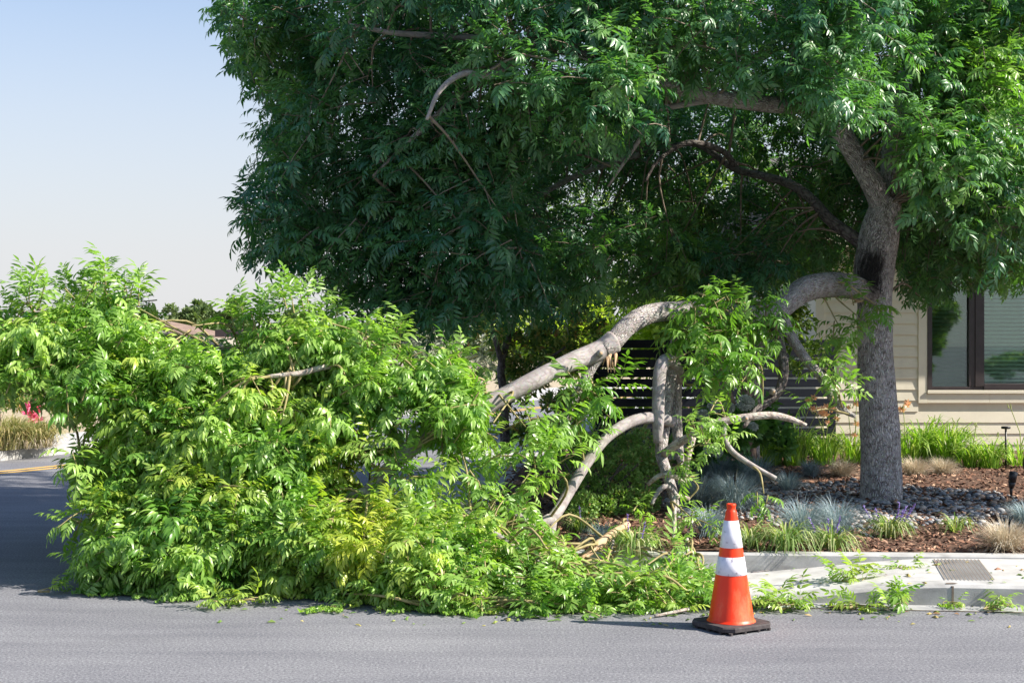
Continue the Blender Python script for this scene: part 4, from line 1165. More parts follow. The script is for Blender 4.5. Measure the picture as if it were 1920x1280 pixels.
# ------------------------------------------------------------------ grasses, flowers and shrubs of the bed
def blades(c, n, L, wid, r0, lean, droop, mat_, name, parent=None, seg=4, zfloor=None, Lvar=.3, rr=rng):
    c = np.asarray(c, float)
    phi = rr.uniform(0, 2 * math.pi, n)
    rad = r0 * np.sqrt(rr.random(n))
    base = c + np.stack([np.cos(phi) * rad, np.sin(phi) * rad, np.zeros(n)], 1)
    phi = phi + rr.normal(0, .5, n)
    le = np.abs(rr.normal(0, 1, n)) * lean * .6 + rr.uniform(0, lean, n) * .6
    Ls = L * (1 - Lvar * rr.random(n))
    dr = droop * rr.uniform(.5, 1.3, n)
    h = np.stack([np.cos(phi), np.sin(phi), np.zeros(n)], 1); s = np.stack([-np.sin(phi), np.cos(phi), np.zeros(n)], 1)
    P = [base]; a = le.copy()
    for k in range(seg):
        P.append(P[-1] + (h * np.sin(a)[:, None] + A([0, 0, 1.0]) * np.cos(a)[:, None]) * (Ls / seg)[:, None]); a = np.minimum(a + dr * (k + .6) * 2 / seg, 2.7)
    P = np.stack(P, 1)
    w = wid * np.interp(np.linspace(0, 1, seg + 1), [0, .35, .75, 1], [.7, 1, .7, .05])
    Lf = P + s[:, None, :] * w[None, :, None] * .5; Rt = P - s[:, None, :] * w[None, :, None] * .5
    V = np.stack([Lf, Rt], 2).reshape(-1, 3)
    V[:, 2] = np.maximum(V[:, 2], c[2] + .003)
    k = np.arange(seg)
    q = np.stack([2 * k, 2 * k + 1, 2 * k + 3, 2 * k + 2], 1)
    q = (q[None] + (np.arange(n) * 2 * (seg + 1))[:, None, None]).reshape(-1, 4)
    return mesh(name, V, [q], mat_, parent, True)


def bedpt(px, py):
    p = G(px, py, BED + .02); z = bed_z(p[0], p[1]); p = G(px, py, z); p[2] = z - .005
    return p


GB = 'tufts of fine blue grass in the bed'
for (px, py, L, n, lab) in [
    (1345, 912, .46, 1100, 'broad steel blue grass tuft below the white flowers, at the back of the bed'),
    (1418, 912, .42, 800, 'blue grass tuft under the thin hanging branch end'),
    (1310, 958, .44, 1000, 'dusky blue grass tuft right beside the upright broken limb'),
    (1378, 962, .46, 1200, 'largest blue grass tuft, with pale dead stalks, directly behind the cone'),
    (1330, 1005, .30, 900, 'low blue grass tuft just left of the cone'),
    (1478, 920, .26, 600, 'small dark blue grass tuft at the left end of the pebbles'),
    (1505, 1008, .38, 800, 'fine blue grass tuft behind the striped clump right of the cone'),
    (1570, 1002, .36, 700, 'blue grass tuft at the lower edge of the pebbles, left of the trunk'),
    (1520, 893, .24, 600, 'grey blue grass tuft left of the trunk below the daylilies'),
    (1132, 1020, .22, 500, 'pale blue grass tuft beneath the arching fallen branch'),
    (1925, 985, .28, 600, 'blue grass tuft cut by the right side of the photo')]:
    p = bedpt(px, py)
    tag(blades(p, n, L, .0035, .05, .75, .45, M['blue_blade'], 'blue_grass_tuft'), lab, 'ornamental grass', GB)
GT = 'tufts of dry tan grass in the bed'
for (px, py, L, n, lab) in [
    (1578, 893, .26, 900, 'tan grey grass tuft touching the left side of the trunk'),
    (1715, 890, .26, 1000, 'pale tan grass tuft touching the right side of the trunk'),
    (1768, 888, .25, 900, 'pale tan grass tuft in front of the daylilies, second from the trunk'),
    (1885, 1032, .30, 1100, 'round sunlit straw coloured grass tuft standing alone near the pavement')]:
    p = bedpt(px, py)
    tag(blades(p, n, L, .0035, .06, .85, .4, M['tan_blade'], 'tan_grass_tuft'), lab, 'ornamental grass', GT)


def lily_turf(px, py, n, L, lab, spikes=0):
    p = bedpt(px, py)
    t = thing('striped_lily_turf', lab, 'plant', p, 'striped grassy clumps along the pavement edge')
    blades(p, n, L, .010, .04, .55, 1.0, M['stripe_blade'], 'blades', t, 5)
    for _ in range(spikes):
        a = rng.uniform(0, 6.28); b = p + A([math.cos(a) * .05, math.sin(a) * .05, 0]); tp = b + A([math.cos(a) * .10 + rng.normal(0, .03), math.sin(a) * .08, L * rng.uniform(.55, .8)])
        f = MB(); f.rod(b, b + (tp - b) * .6, .0025, 5, r2=.002)
        for k in range(26):
            u = b + (tp - b) * (.55 + .45 * k / 26); o = rng.normal(0, .006, 3); f.rod(u, u + o + A([0, 0, .004]), .0035, 4, m=1, r2=.002)
        f.build('flower_spike', [M['stalk'], M['purple']], t)


lily_turf(1474, 1034, 170, .40, 'striped green clump nearest the cone on its right')
lily_turf(1405, 1026, 90, .34, 'small striped clump half hidden behind the cone')
lily_turf(1560, 1034, 150, .36, 'striped green clump with few purple spikes below the left pebbles', 3)
lily_turf(1667, 1008, 140, .34, 'striped green clump with many purple flower spikes at the trunk foot', 9)
lily_turf(1792, 997, 50, .26, 'thin striped clump alone among pebbles right of the trunk')
lily_turf(1090, 1000, 80, .34, 'striped clump below the rounded shrub and left of the broken limb', 1)
lily_turf(1190, 1040, 120, .38, 'striped clump behind the low kerb under the hanging leaves', 2)


def petals(f, c, R, n, m=0):
    for k in range(n):
        a = 2 * math.pi * k / n + rng.uniform(-.2, .2); d = A([math.cos(a), math.sin(a) * .6 - .4, math.sin(a) * .8 + .35]); d = nrm(d); s = nrm(np.cross(d, A([.1, 1, .2])))
        f.add([c, c + d * R * .5 + s * R * .24, c + d * R, c + d * R * .5 - s * R * .24], [(0, 1, 2, 3)], m=m)


def daylily(px, py, n, L, lab, flowers=(), lean=.35):
    p = bedpt(px, py)
    t = thing('daylily', lab, 'daylily', p, 'daylilies along the house wall')
    blades(p, int(n * 1.2), L * 1.35, .017, .13, lean * .8, .75, M['lily_blade'], 'blades', t, 5)
    for (fx, fy, kf_) in flowers:
        q = W(fx, fy, p[1] + rng.uniform(-.15, .1)); b = p + A([rng.normal(0, .04), rng.normal(0, .03), 0])
        f = MB(); mid = (b + q) / 2 + A([(b[0] - q[0]) * .25, 0, .05]); f.rod(b, mid, .006, 6, r2=.005); f.rod(mid, q, .005, 6, r2=.004); st = f.build('flower_stalk', [M['stalk']], t)
        for _ in range(kf_):
            g = MB(); c = q + rng.normal(0, .035, 3); petals(g, c, .055, 6); petals(g, c, .035, 5); g.build('flower', [M['apricot']], st)
        for _ in range(2):
            g = MB(); a = q + A([rng.normal(0, .02), 0, 0]); g.rod(a, a + A([rng.normal(0, .02), 0, .05]), .007, 6, r2=.003); g.build('bud', [M['stalk']], st)


daylily(1447, 874, 100, .55, 'lime strap-leaved clump left of the lily flowers, in front of the shrub')
daylily(1490, 872, 100, .55, 'lime strap-leaved clump standing in front of the fence end', [(1522, 752, 2), (1530, 776, 2)])
daylily(1545, 872, 80, .5, 'daylily with the thickest cluster of apricot flowers at the house corner', [(1543, 782, 4), (1556, 768, 3), (1528, 768, 3), (1570, 790, 1)])
daylily(1598, 868, 70, .48, 'daylily with single apricot blooms just left of the trunk', [(1590, 765, 1), (1606, 752, 1), (1607, 790, 1), (1606, 815, 1)])
daylily(1700, 868, 80, .5, 'daylily with one apricot bloom just right of the trunk', [(1694, 765, 4)])
daylily(1738, 866, 120, .62, 'tallest bright daylily clump below the left end of the window sill', [(1748, 785, 0), (1760, 790, 0)])
daylily(1780, 868, 120, .58, 'bright daylily clump under the middle of the left window pane', [(1790, 790, 0)])
daylily(1822, 876, 80, .36, 'short daylily clump below the window mullion', [(1830, 800, 0)])
daylily(1856, 878, 80, .40, 'short daylily clump just left of the path light', [(1872, 818, 0)])
daylily(1912, 872, 60, .45, 'loose daylily clump right of the path light', [(1895, 765, 0)], .7)


def leafcloud(c, rad, n, size, asp=.5, shell=.55, up=.2, clumpy=0, rr=rng, zmin=None):
    """n small pointed leaves through an ellipsoid: verts, tris"""
    c = np.asarray(c, float); rad = np.asarray(rad, float) * np.ones(3)
    if clumpy:
        cd = nrm(rr.normal(0, 1, (clumpy, 3))) * (rr.random((clumpy, 1)) ** (1 / 2.2)); cd = cd * .82
        k = rr.integers(0, clumpy, n); o = nrm(rr.normal(0, 1, (n, 3))); u = cd[k] + o * (rr.random((n, 1)) ** .5) * (1.5 / clumpy ** .42) * .42
        nd = nrm(o * .7 + cd[k] * .3)
    else:
        o = nrm(rr.normal(0, 1, (n, 3))); u = o * (shell + (1 - shell) * rr.random((n, 1)) ** .6); nd = o
    p = c + u * rad
    if zmin is not None: p[:, 2] = np.maximum(p[:, 2], zmin + rr.random(n) * .05)
    d = nrm(nd + rr.normal(0, .6, (n, 3)) + A([0, 0, up])); nn = nrm(rr.normal(0, 1, (n, 3)) + A([0, 0, .6])); s = nrm(np.cross(d, nn)); nn = np.cross(s, d)
    L = (size * rr.uniform(.65, 1.25, n))[:, None]; w = L * asp * .5
    V = np.stack([p, p + d * L * .45 + s * w + nn * w * .35, p + d * L * .45, p + d * L * .45 - s * w + nn * w * .35, p + d * L - nn * L * .12], 1).reshape(-1, 3)
    t = A([(0, 2, 1), (0, 3, 2), (1, 2, 4), (2, 3, 4)])
    return V, (t[None] + (np.arange(n) * 5)[:, None, None]).reshape(-1, 3)


def cloud_mesh(name, clouds, mat_, parent):
    Vs = []; Ts = []; o = 0
    for V, T in clouds: Vs.append(V); Ts.append(T + o); o += len(V)
    return mesh(name, np.concatenate(Vs), [np.concatenate(Ts)], mat_, parent, True)


# clipped bushy shrub of round green heads
p = bedpt(1150, 985)
sh = thing('rounded_shrub', 'dense low shrub of round green leafy heads under the arching fallen branch', 'shrub', p)
heads = [(1128, 852, 23), (1126, 888, 24), (1104, 918, 24), (1172, 872, 25), (1180, 905, 26), (1160, 942, 28), (1202, 862, 24), (1086, 880, 24), (1132, 925, 24), (1096, 950, 26), (1212, 905, 24), (1150, 832, 22), (1205, 830, 22),
         (1072, 915, 22), (1130, 958, 26), (1190, 945, 26), (1072, 950, 22), (1215, 940, 22), (1105, 840, 20), (1180, 838, 20), (1150, 895, 24), (1225, 870, 20), (1065, 850, 20)]
cl_ = []
for (px, py, r) in heads:
    d = np.interp(py, [830, 960], [12.5, 11.6]) + rng.uniform(-.15, .15); c = W(px, py, d); R = r / FP * d
    cl_.append(leafcloud(c, (R, R, R * 1.1), 520, .034, .55, .75, .3))
cloud_mesh('foliage', cl_, M['bush_leaf'], sh)
st = MB()
for k in range(7): st.rod(p + A([rng.uniform(-.3, .3), rng.uniform(.9, 1.1), 0]), p + A([rng.uniform(-.35, .35), rng.uniform(.9, 1.2), .4]), .012, 6, r2=.007)
st.build('stems', [M['dark_bark']], sh)
for (px, py, n, L, lab) in [(1085, 880, 60, .55, 'blue needle-leaved spurge left of the rounded shrub'), (1235, 885, 70, .6, 'blue needle-leaved spurge between the rounded shrub and the broken limb'), (1160, 868, 70, .6, 'blue needle-leaved spurge behind the rounded shrub at the fence foot')]:
    b = bedpt(px, py); t = thing('blue_spurge', lab, 'plant', b, 'blue spurges around the rounded shrub')
    Vs = []; Ts = []; o = 0; stm = []
    for _ in range(n // 3):
        a = rng.uniform(0, 6.28); b0 = b + A([math.cos(a) * .1, math.sin(a) * .1, 0]); tp = b0 + A([math.cos(a) * .28, math.sin(a) * .22, L * rng.uniform(.6, 1)])
        stm.append(np.stack([b0, (b0 + tp) / 2 + A([0, 0, .05]), tp]))
        for k in range(26):
            f = .3 + .7 * k / 26; q = b0 + (tp - b0) * f; d = nrm(nrm(tp - b0) * .6 + rng.normal(0, .6, 3)); s = nrm(np.cross(d, rng.normal(0, 1, 3))) * .0045
            Vs += [q + s, q - s, q + d * .055]; Ts.append((o, o + 1, o + 2)); o += 3
    mesh('leaves', A(Vs), [A(Ts)], M['spiky_leaf'], t)
    v, q = straws(A(stm), np.full((len(stm), 3), .005), 4); mesh('stems', v, [q], M['stalk'], t)

# hydrangea with white flower heads
b = bedpt(1385, 872)
hy = thing('hydrangea', 'broad leaved shrub with round white flower heads in front of the fence', 'shrub', b)
cl_ = [leafcloud(W(px, py, d), (r, r, r * .9), n, .10, .6, .4, .1, 6) for (px, py, d, r, n) in [(1395, 800, 14.6, .32, 420), (1345, 810, 14.6, .32, 420), (1430, 830, 14.8, .3, 350), (1300, 820, 14.4, .26, 300), (1390, 845, 14.4, .34, 420), (1330, 850, 14.2, .3, 360), (1450, 790, 15.2, .26, 260), (1270, 850, 14.2, .22, 200)]]
cloud_mesh('foliage', cl_, M['hydrangea_leaf'], hy)
for (px, py, d, r) in [(1397, 755, 14.4, .078), (1340, 764, 14.4, .06), (1367, 764, 14.4, .045), (1318, 778, 14.3, .045), (1272, 836, 14, .06), (1262, 850, 14, .05), (1330, 843, 13.9, .04), (1345, 848, 13.9, .035), (1412, 800, 14.2, .03)]:
    c = W(px, py, d); V_, T_ = leafcloud(c, (r, r, r * .8), 650, .026, .95, .85, .1); mesh('flower_head', V_, [T_], M['white_petal'], hy)

# small tree of several tan stems before the fence
b = A([(1408 - 960) / FP * 15.6, 15.6, .17])
ms = thing('multi_stem_tree', 'small tree with several tan stems in front of the slat fence', 'tree', b)
for k, (pts, rad) in enumerate([([(1408, 860, 15.6), (1402, 760, 15.6), (1394, 690, 15.6), (1386, 620, 15.6), (1372, 520, 15.7)], [.07, .062, .058, .05, .03]),
                                ([(1412, 860, 15.65), (1414, 750, 15.7), (1404, 690, 15.72), (1396, 640, 15.8), (1404, 520, 15.9)], [.06, .052, .045, .04, .02]),
                                ([(1402, 860, 15.6), (1376, 770, 15.6), (1358, 710, 15.6), (1340, 640, 15.7), (1322, 540, 15.8)], [.05, .045, .04, .035, .02]),
                                ([(1416, 860, 15.7), (1417, 760, 15.8), (1423, 690, 15.9), (1426, 620, 15.9), (1450, 500, 16)], [.05, .045, .042, .035, .02]),
                                ([(1400, 850, 15.7), (1388, 760, 15.75), (1384, 700, 15.8), (1360, 600, 15.9)], [.035, .03, .028, .02])]):
    limb('stem', 'ms', [W(*q) for q in pts], rad, M['tan_bark'] if k in (0, 2) else M['limb_bark'], ms, n=12, per=6, seed=200 + k)
cloud_mesh('crown', [leafcloud(W(px, py, d), (r, r, r * .7), n, .09, .38, .3, -.3, 9) for (px, py, d, r, n) in [(1330, 560, 15.9, .6, 800), (1420, 550, 16.2, .6, 800), (1490, 590, 16.2, .5, 700), (1280, 600, 16, .4, 400), (1390, 480, 16, .7, 900), (1500, 660, 16.4, .35, 350), (1290, 500, 16.3, .6, 700), (1500, 510, 16.3, .6, 700)]], M['hedge_leaf'], ms)

# shrubs and trees beyond the bed
def back_tree(name, lab, cat, b, stems, clouds, mat_, asp=.4, group=None, clumpy=14, bark='dark_bark'):
    t = thing(name, lab, cat, b, group)
    for k, (pts, rad) in enumerate(stems): limb('trunk', name + lab, [A(q) for q in pts], rad, M[bark], t, n=9, per=5, seed=300 + k)
    cloud_mesh('crown', [leafcloud(W(px, py, d), (rx, rx, rz), n, L, asp, .35, 0, clumpy, zmin=.1) for (px, py, d, rx, rz, n, L) in clouds], M[mat_], t)
    return t


back_tree('dark_shrub', 'tall dark green shrub with reddish leaves left of the slat fence', 'shrub', (.05, 16.2, .17),
          [([W(948, 850, 16.4), W(944, 740, 16.4), W(940, 680, 16.5), W(965, 600, 16.6), W(980, 540, 16.6)], [.06, .05, .045, .035, .015]), ([W(944, 690, 16.4), W(930, 640, 16.3), W(918, 590, 16.3)], [.035, .03, .015]), ([W(950, 760, 16.4), W(1010, 690, 16.3), W(1060, 650, 16.2)], [.03, .025, .012])],
          [(1000, 640, 16.6, .55, .5, 1300, .085), (1070, 700, 16.4, .5, .5, 1300, .085), (980, 730, 16.8, .5, .5, 1100, .085), (1060, 790, 16.2, .45, .45, 1200, .085), (920, 620, 17, .5, .4, 700, .085), (1000, 820, 16.5, .45, .35, 800, .085), (1100, 620, 16.8, .4, .4, 700, .085), (930, 560, 17, .5, .4, 700, .085), (1085, 850, 15.9, .3, .3, 600, .07)], 'russet_leaf')
back_tree('olive_bush', 'grey green olive bush behind the fallen limb, left of the dark shrub', 'shrub', (-1.2, 21, .17),
          [([(-1.1, 21, .1), (-1.0, 21, 1.2), (-.9, 21, 2.0)], [.07, .05, .02])],
          [(850, 650, 21, .75, .6, 1500, .10), (800, 620, 21.5, .6, .5, 1000, .10), (880, 720, 21, .6, .6, 1100, .10), (780, 690, 21.5, .5, .5, 700, .10), (700, 650, 23, .5, .35, 500, .1)], 'olive_leaf', .25)
back_tree('lime_hedge', 'yellow green sunlit hedge rising behind the slat fence', 'hedge', (2.2, 20.5, .17), [],
          [(1160, 640, 20.5, .9, .7, 1700, .10), (1260, 630, 20.5, .9, .7, 1700, .10), (1060, 620, 21, .9, .8, 1600, .10), (1360, 640, 20.5, .9, .7, 1500, .10), (1470, 620, 21, .9, .8, 1500, .10), (970, 620, 21.5, .8, .8, 1200, .10), (1300, 750, 20.5, 1.2, .6, 1200, .1), (1160, 760, 20.5, 1.0, .6, 1000, .1)], 'lime_leaf', .5)
back_tree('garden_tree', 'leafy green tree behind the hedge and beside the house', 'tree', (3.4, 25, .17),
          [([(3.4, 25, .1), (3.4, 25, 1.6), (3.3, 25, 3.6)], [.16, .13, .06])],
          [(1330, 520, 25, 1.7, 1.3, 3000, .14), (1200, 560, 25.5, 1.4, 1.1, 2200, .14), (1450, 540, 25, 1.5, 1.2, 2400, .14), (1080, 520, 26, 1.3, 0.9, 1300, .14), (1340, 420, 26, 1.9, 1.4, 2400, .14), (1000, 500, 27, 1.5, 1.3, 1600, .14), (1540, 600, 25.5, 1.0, 1.2, 1200, .14), (1150, 430, 27, 1.8, 1.4, 1800, .14)], 'hedge_leaf', .4)

# ------------------------------------------------------------------ lights in the bed
p = bedpt(1886, 878)
pl = thing('path_light', 'slim black post light with flat round cap among the daylilies', 'garden light', p)
topz = EYE - (800 - 640) / FP * p[1]
m = MB(); m.lathe([(.011, 0), (.011, topz - p[2] - .02)], p, 12); m.build('post', [M['black_metal']], pl, True)
m = MB(); m.lathe([(.02, topz - p[2] - .024), (.05, topz - p[2] - .02), (.052, topz - p[2]), (.045, topz - p[2] + .006)], p, 20); m.build('lamp_cap', [M['black_metal']], pl, True)
for (px, py, s_, lab) in [(1896, 932, 1.0, 'black spotlight on a stake in the red bark near the pebbles'), (1922, 890, .8, 'black spotlight at the right side below the loose daylilies')]:
    p = bedpt(px, py)
    t = thing('spotlight', lab, 'garden light', p)
    m = MB(); m.lathe([(.010, 0), (.014, .06 * s_), (.017, .11 * s_)], p, 10); m.build('stake', [M['black_metal']], t, True)
    m = MB(); a = p + A([0, 0, .09 * s_]); bb = p + A([.012, -.03, .235 * s_]); m.rod(a, a + (bb - a) * .4, .022, 14, r2=.034); m.rod(a + (bb - a) * .4, bb, .034, 14, r2=.036); m.build('lamp_head', [M['black_metal']], t, True)

# ------------------------------------------------------------------ loose cover of the bed
def ico():
    import bmesh
    bm = bmesh.new(); bmesh.ops.create_icosphere(bm, subdivisions=2, radius=1); v = A([x.co[:] for x in bm.verts]); bm.verts.ensure_lookup_table(); t = A([[w.index for w in f.verts] for f in bm.faces]); bm.free(); return v, t


iv, it = ico()
pp = []
while len(pp) < 2900:
    x, y = rng.uniform(1.3, 4.6), rng.uniform(10.7, 14.2)
    u = ((x - 3.05) / 1.35) ** 2 + ((y - 12.35) / 1.55) ** 2 + .25 * math.sin(x * 7) * math.sin(y * 5) + rng.normal(0, .12)
    if (u < 1 or (x < 2.4 and 11.2 < y < 12.6 and rng.random() < .7)) and math.hypot(x - base[0], y - base[1]) > .2: pp.append((x, y))
pp = A(pp); n = len(pp)
sc_ = (.010 + .020 * rng.random((n, 1)) ** 1.6) * np.stack([rng.uniform(.9, 1.5, n), rng.uniform(.8, 1.2, n), rng.uniform(.55, .8, n)], 1)
yaw = rng.uniform(0, 6.28, n); ca_, sa_ = np.cos(yaw), np.sin(yaw)
v = iv[None] * sc_[:, None, :]
v = np.stack([v[..., 0] * ca_[:, None] - v[..., 1] * sa_[:, None], v[..., 0] * sa_[:, None] + v[..., 1] * ca_[:, None], v[..., 2]], -1)
v += np.concatenate([pp, (bed_z(pp[:, 0], pp[:, 1]) + .012 + rng.uniform(0, .022, n))[:, None]], 1)[:, None, :]
o = mesh('river_pebbles', v.reshape(-1, 3), [(it[None] + (np.arange(n) * len(iv))[:, None, None]).reshape(-1, 3)], M['pebble'])
tag(o, 'grey river pebbles spread round the foot of the trunk', 'pebbles', kind='stuff')


def chips(name, lab, cat, X, Y, Z, size, mat_, asp=.35, tilt=.35):
    n = len(X); a = rng.uniform(0, 6.28, n); L = size * rng.uniform(.5, 1.5, n); w = L * asp * rng.uniform(.6, 1.4, n)
    d = nrm(np.stack([np.cos(a), np.sin(a), rng.normal(0, tilt, n)], 1)); s = nrm(np.cross(d, A([0, 0, 1.0]) + rng.normal(0, tilt, (n, 3)))); nn = np.cross(s, d)
    c = np.stack([X, Y, Z], 1); h = (w * .25)[:, None]
    L = L[:, None] / 2; w = w[:, None] / 2
    V = np.stack([c - d * L - s * w * .6, c - d * L * .8 + s * w, c + d * L + s * w * .5, c + d * L * .9 - s * w, c + nn * h * 2], 1).reshape(-1, 3)
    t = A([(0, 4, 1), (1, 4, 2), (2, 4, 3), (3, 4, 0)])
    o = mesh(name, V, [(t[None] + (np.arange(n) * 5)[:, None, None]).reshape(-1, 3)], mat_, smooth=False)
    return tag(o, lab, cat, kind='stuff')


n = 16000
Y = 9.72 + rng.random(n) ** 1.4 * 7.5; X = -.1 + rng.random(n) * 7.0
chips('bark_mulch', 'reddish bark chips covering the planted bed', 'bark mulch', X, Y, bed_z(X, Y) + rng.uniform(0, .014, n) + np.where(rng.random(n) < .35, .03, 0) * (((X - 3.05) / 1.4) ** 2 + ((Y - 12.35) / 1.6) ** 2 < 1), .05, M['chip'])
n = 420
X = np.concatenate([rng.normal(1.0, 1.3, 200), rng.uniform(-1.5, 4.2, 60), rng.uniform(.4, 4, 100)]); Y = np.concatenate([rng.normal(8.45, .22, 200), rng.uniform(8.0, 8.7, 60), rng.uniform(8.9, 9.6, 100)])
onw = Y > 8.78 - .11 * (X - 1)
Z = np.where(onw & (X > .2), walk_z(X, np.clip((Y - 8.9) / .8, 0, 1)) + .006, .005)
keep = ~(onw & (X < .3)); X, Y, Z = X[keep], Y[keep], Z[keep]
chips('leaf_litter', 'small torn leaves and crumbs on the street and pavement', 'leaf litter', X, Y, Z, .035, M['litter'], .4, .12)


# ------------------------------------------------------------------ loose sprigs on the street and pavement
def sprig(px, py, z, n, L, rad, lab, yel_=0.1, flat=1.0, upr=.12):
    c = G(px, py, z)
    f = Foliage()
    for _ in range(n):
        a = rng.uniform(0, 6.28)
        f.spray(c + A([rng.normal(0, rad * .4), rng.normal(0, rad * .2), .015 + rng.uniform(0, .03)]), A([math.cos(a), math.sin(a) * .7, upr + rng.uniform(0, .25)]), rad * rng.uniform(.3, .6), int(rng.integers(3, 5)), L * .8, .6 + rng.normal(0, .15), yel_, 'hi', .8)
    b0_ = c + A([-rad * .6, 0, .02])
    for tw_ in list(f.tw): f.twig(b0_, tw_[0], .004, .003, .03)
    o = f.build('fallen_sprig', [M['fallen_leaf'], M['green_twig']], None, zmin=z + .006)
    return tag(o, lab, 'leafy sprig', 'loose sprigs lying on the street and pavement')


sprig(455, 1134, 0, 5, .20, .22, 'loose pale green sprig on the asphalt in front of the leafy mass', .25)
sprig(88, 1115, 0, 2, .14, .10, 'small dark sprig alone on the asphalt at far left')
sprig(1432, 1140, 0, 6, .24, .2, 'leafy sprig against the kerb immediately right of the cone', .1, upr=.2)
sprig(1490, 1146, 0, 5, .20, .22, 'flat leafy sprig in the gutter, second from the cone')
sprig(1590, 1143, 0, 4, .20, .2, 'small sprig with curled leaves in the gutter below the kerb middle', .2)
sprig(1605, 1095, .07, 4, .22, .15, 'upright sprig leaning on the kerb edge', .2, upr=.8)
sprig(1568, 1092, .06, 2, .15, .06, 'tiny tuft of dark leaflets standing on the ramp', 0, upr=.7)
sprig(1698, 1138, 0, 4, .24, .14, 'largest loose sprig, with broad dark leaves propped on the kerb', .05, upr=.8)
sprig(1720, 1074, .10, 3, .17, .14, 'pale sprig on the ramp beside the grooved strip', .25)
sprig(1882, 1147, 0, 4, .18, .2, 'bright sprig on the street at the right end of the gutter', .15)
sprig(1790, 1138, 0, 2, .14, .12, 'small sprig in the gutter under the kerb joint')
tw = MB(); P = spline([G(1408, 1073, .045), G(1440, 1071, .05) + A([0, 0, .008]), G(1468, 1069, .055) + A([0, 0, .02]), G(1481, 1066, .06) + A([0, 0, .05])], 5)
V_, q_, t_, B_ = tube_arrays(P, np.linspace(.004, .008, len(P)), 8); o = mesh('fallen_twig', V_, [q_, t_], M['smooth_bark'], attrs={'barkco': B_}); tag(o, 'bare curved twig lying on the concrete ramp', 'twig')
P = spline([G(1228, 1158) + A([0, 0, .012]), G(1260, 1154) + A([0, 0, .02]), G(1292, 1149) + A([0, 0, .025])], 4)
V_, q_, t_, B_ = tube_arrays(P, np.linspace(.008, .011, len(P)), 8); o = mesh('fallen_twig', V_, [q_, t_], M['pale_twig'], attrs={'barkco': B_}); tag(o, 'pale peeled twig on the asphalt left of the cone base', 'twig')

# ------------------------------------------------------------------ across the side street
b = G(52, 838, .14)
wg = thing('dry_grass_clump', 'tall dry grass clump beside the far pavement, under the pink flowers', 'ornamental grass', b)
blades(b, 900, .62, .012, .32, .5, .7, M['wild_blade'], 'blades', wg, 4); blades(b + A([0, -.1, 0]), 300, .3, .01, .4, .7, .9, M['tan_blade'], 'dead_blades', wg, 4)
b = G(2, 842, .14); wg2 = blades(b, 800, .66, .012, .26, .45, .6, M['wild_blade'], 'dry_grass_clump'); tag(wg2, 'rust tinged dry grass clump cut by the left side of the photo', 'ornamental grass')
st = MB(); c = G(13, 838, .14); st.box((c[0] - .02, c[1] - .3, .1), (c[0] + .02, c[1] - .26, .62), bev=.004); tag(st.build('wooden_stake', [M['tan_bark']]), 'thin reddish stake between the two dry grass clumps', 'stake')
c = G(60, 835, .14) + A([0, .5, 0])
pf = thing('pink_flower', 'stem with vivid pink and coral blooms above the dry grass', 'flower', (c[0], c[1], .14))
for (px, py, k) in [(52, 768, 5), (62, 764, 5), (70, 768, 4), (58, 774, 4), (64, 787, 2), (74, 786, 2), (59, 760, 2)]:
    q = W(px, py, c[1]); f = MB(); f.rod(c, q, .006, 5); sk = f.build('stem', [M['stalk']], pf)
    g = MB()
    for _ in range(k): petals(g, q + rng.normal(0, .03, 3), .085, 6)
    g.build('bloom', [M['pink']], sk)
back_tree('roadside_bush', 'dark green bush behind the dry grass across the street', 'shrub', (-9, 24, .15), [], [(20, 745, 24, .8, .5, 1500, .09), (-80, 735, 24, .9, .6, 1200, .09), (110, 770, 25, .6, .4, 700, .09), (-20, 690, 26, 1.2, .9, 1500, .1)], 'russet_leaf')
# the far houses
def far_house(name, lab, x0, x1, y0, dep, hz_, ridge, wmat, rmat='roof'):
    t = thing(name, lab, 'house', ((x0 + x1) / 2, y0, .2))
    m = MB(); m.box((x0, y0, .1), (x1, y0 + dep, hz_)); w = m.build('wall', [M[wmat]], t)
    m = MB(); e = .5
    a, b_, c_, d_ = (x0 - e, y0 - e, hz_ - .05), (x1 + e, y0 - e, hz_ - .05), (x1 + e, y0 + dep + e, hz_ - .05), (x0 - e, y0 + dep + e, hz_ - .05)
    i = min(dep / 2, (x1 - x0) / 2) * .9; r1, r2 = (x0 + i, y0 + dep / 2, ridge), (x1 - i, y0 + dep / 2, ridge)
    m.add([a, b_, c_, d_, r1, r2], [(0, 1, 5, 4), (2, 3, 4, 5), (3, 2, 1, 0)], [(1, 2, 5), (3, 0, 4)]); m.build('roof', [M[rmat]], t)
    m = MB(); m.box((x0 - e - .02, y0 - e - .03, hz_ - .22), (x1 + e + .02, y0 - e - .005, hz_ - .03)); m.build('fascia', [M['trim']], t)
    for k in range(3):
        xx_ = x0 + (x1 - x0) * (.2 + .3 * k); m = MB(); m.box((xx_ - .55, y0 - .04, 1.0), (xx_ + .55, y0 - .003, 1.9)); m.build('window', [M['bronze']], t)


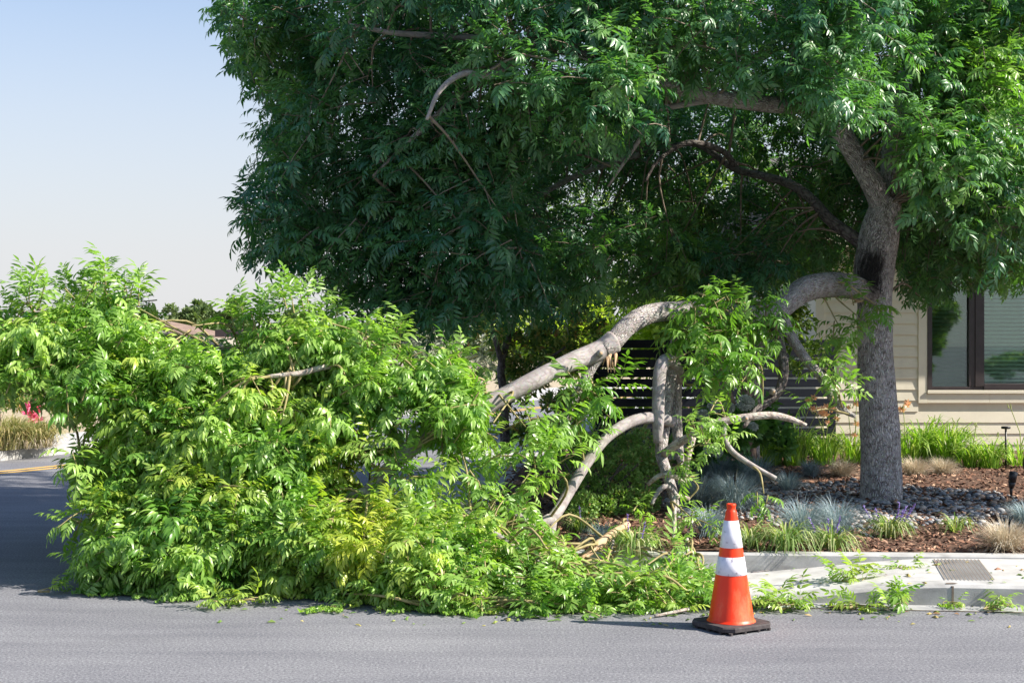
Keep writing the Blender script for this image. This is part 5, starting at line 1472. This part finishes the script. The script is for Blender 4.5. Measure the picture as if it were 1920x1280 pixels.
far_house('brown_roof_house', 'low house with brown tiled roof seen over the left of the leafy mass', -21.5, -11.5, 52, 8, 1.75, 2.75, 'far_beige')
far_house('white_house', 'pale grey house wall glimpsed over the middle of the leafy mass', -7.6, -4.4, 36, 7, 1.72, 2.1, 'far_wall')
m = MB(); m.box((-17, 31, .1), (-9.6, 31.25, .95)); m.box((-17.05, 30.96, .95), (-9.55, 31.29, 1.02)); tag(m.build('garden_wall', [M['far_beige']]), 'low beige garden wall behind the leafy mass across the street', 'wall')
GF = 'distant trees beyond the far houses'
for (px, py, d, rx, rz, lab) in [(358, 592, 78, 1.1, .7, 'round distant tree behind the brown roof, leftmost on the skyline'), (385, 588, 80, .9, .8, 'small distant tree peeking over the brown roof'), (430, 592, 76, 1.2, .9, 'distant tree right of the brown roof behind the upright shoots'), (452, 596, 78, .8, .9, 'narrow distant tree next to the leafy shoots'), (540, 620, 74, 1.6, 1.2, 'distant tree low behind the white house'), (650, 636, 70, 1.8, .8, 'pale green distant tree under the crown edge'), (300, 610, 79, 1.6, 1.2, 'distant tree mostly hidden by the high leafy mound')]:
    c = W(px, py, d)
    back_tree('distant_tree', lab, 'tree', (c[0], c[1], .2), [([(c[0], c[1], .1), (c[0], c[1], c[2] * .6), (c[0], c[1], c[2])], [.2, .16, .08])], [(px, py, d, rx, rz, 900, .3)], 'far_leaf', .6, GF, 7)
V_, T_ = leafcloud((-10, 110, 1.2), (70, 6, 1.6), 16000, 1.0, .7, .2, .2, 90, zmin=.2)
tag(mesh('treeline', V_, [T_], M['far_leaf']), 'far green treeline along the horizon', 'treeline', kind='stuff')
# greenery across the street behind the viewer: the window mirrors it
for (x, y, rx, rz, zc, lab) in [(16.1, -18, 1.25, 2.4, 2.3, 'tall rounded evergreen across the road, mirrored in the left window pane'), (20.5, -19, 2.6, .75, .7, 'low hedge across the road, mirrored along the foot of the right pane'), (27, -24, 2.4, 2.2, 3.2, 'street tree farther along the opposite side of the road')]:
    t = thing('opposite_shrub', lab, 'shrub', (x, y, 0), 'greenery across the road')
    V_, T_ = leafcloud((x, y, zc), (rx, 1.2, rz), 3800, .22, .5, .3, 0, 26, zmin=.02); mesh('crown', V_, [T_], M['hedge_leaf'], t)
    limb('trunk', 'op' + lab, [A([x, y, 0]), A([x + .05, y, zc * .6]), A([x - .05, y, zc])], [.12, .1, .04], M['dark_bark'], t, n=9, per=4)
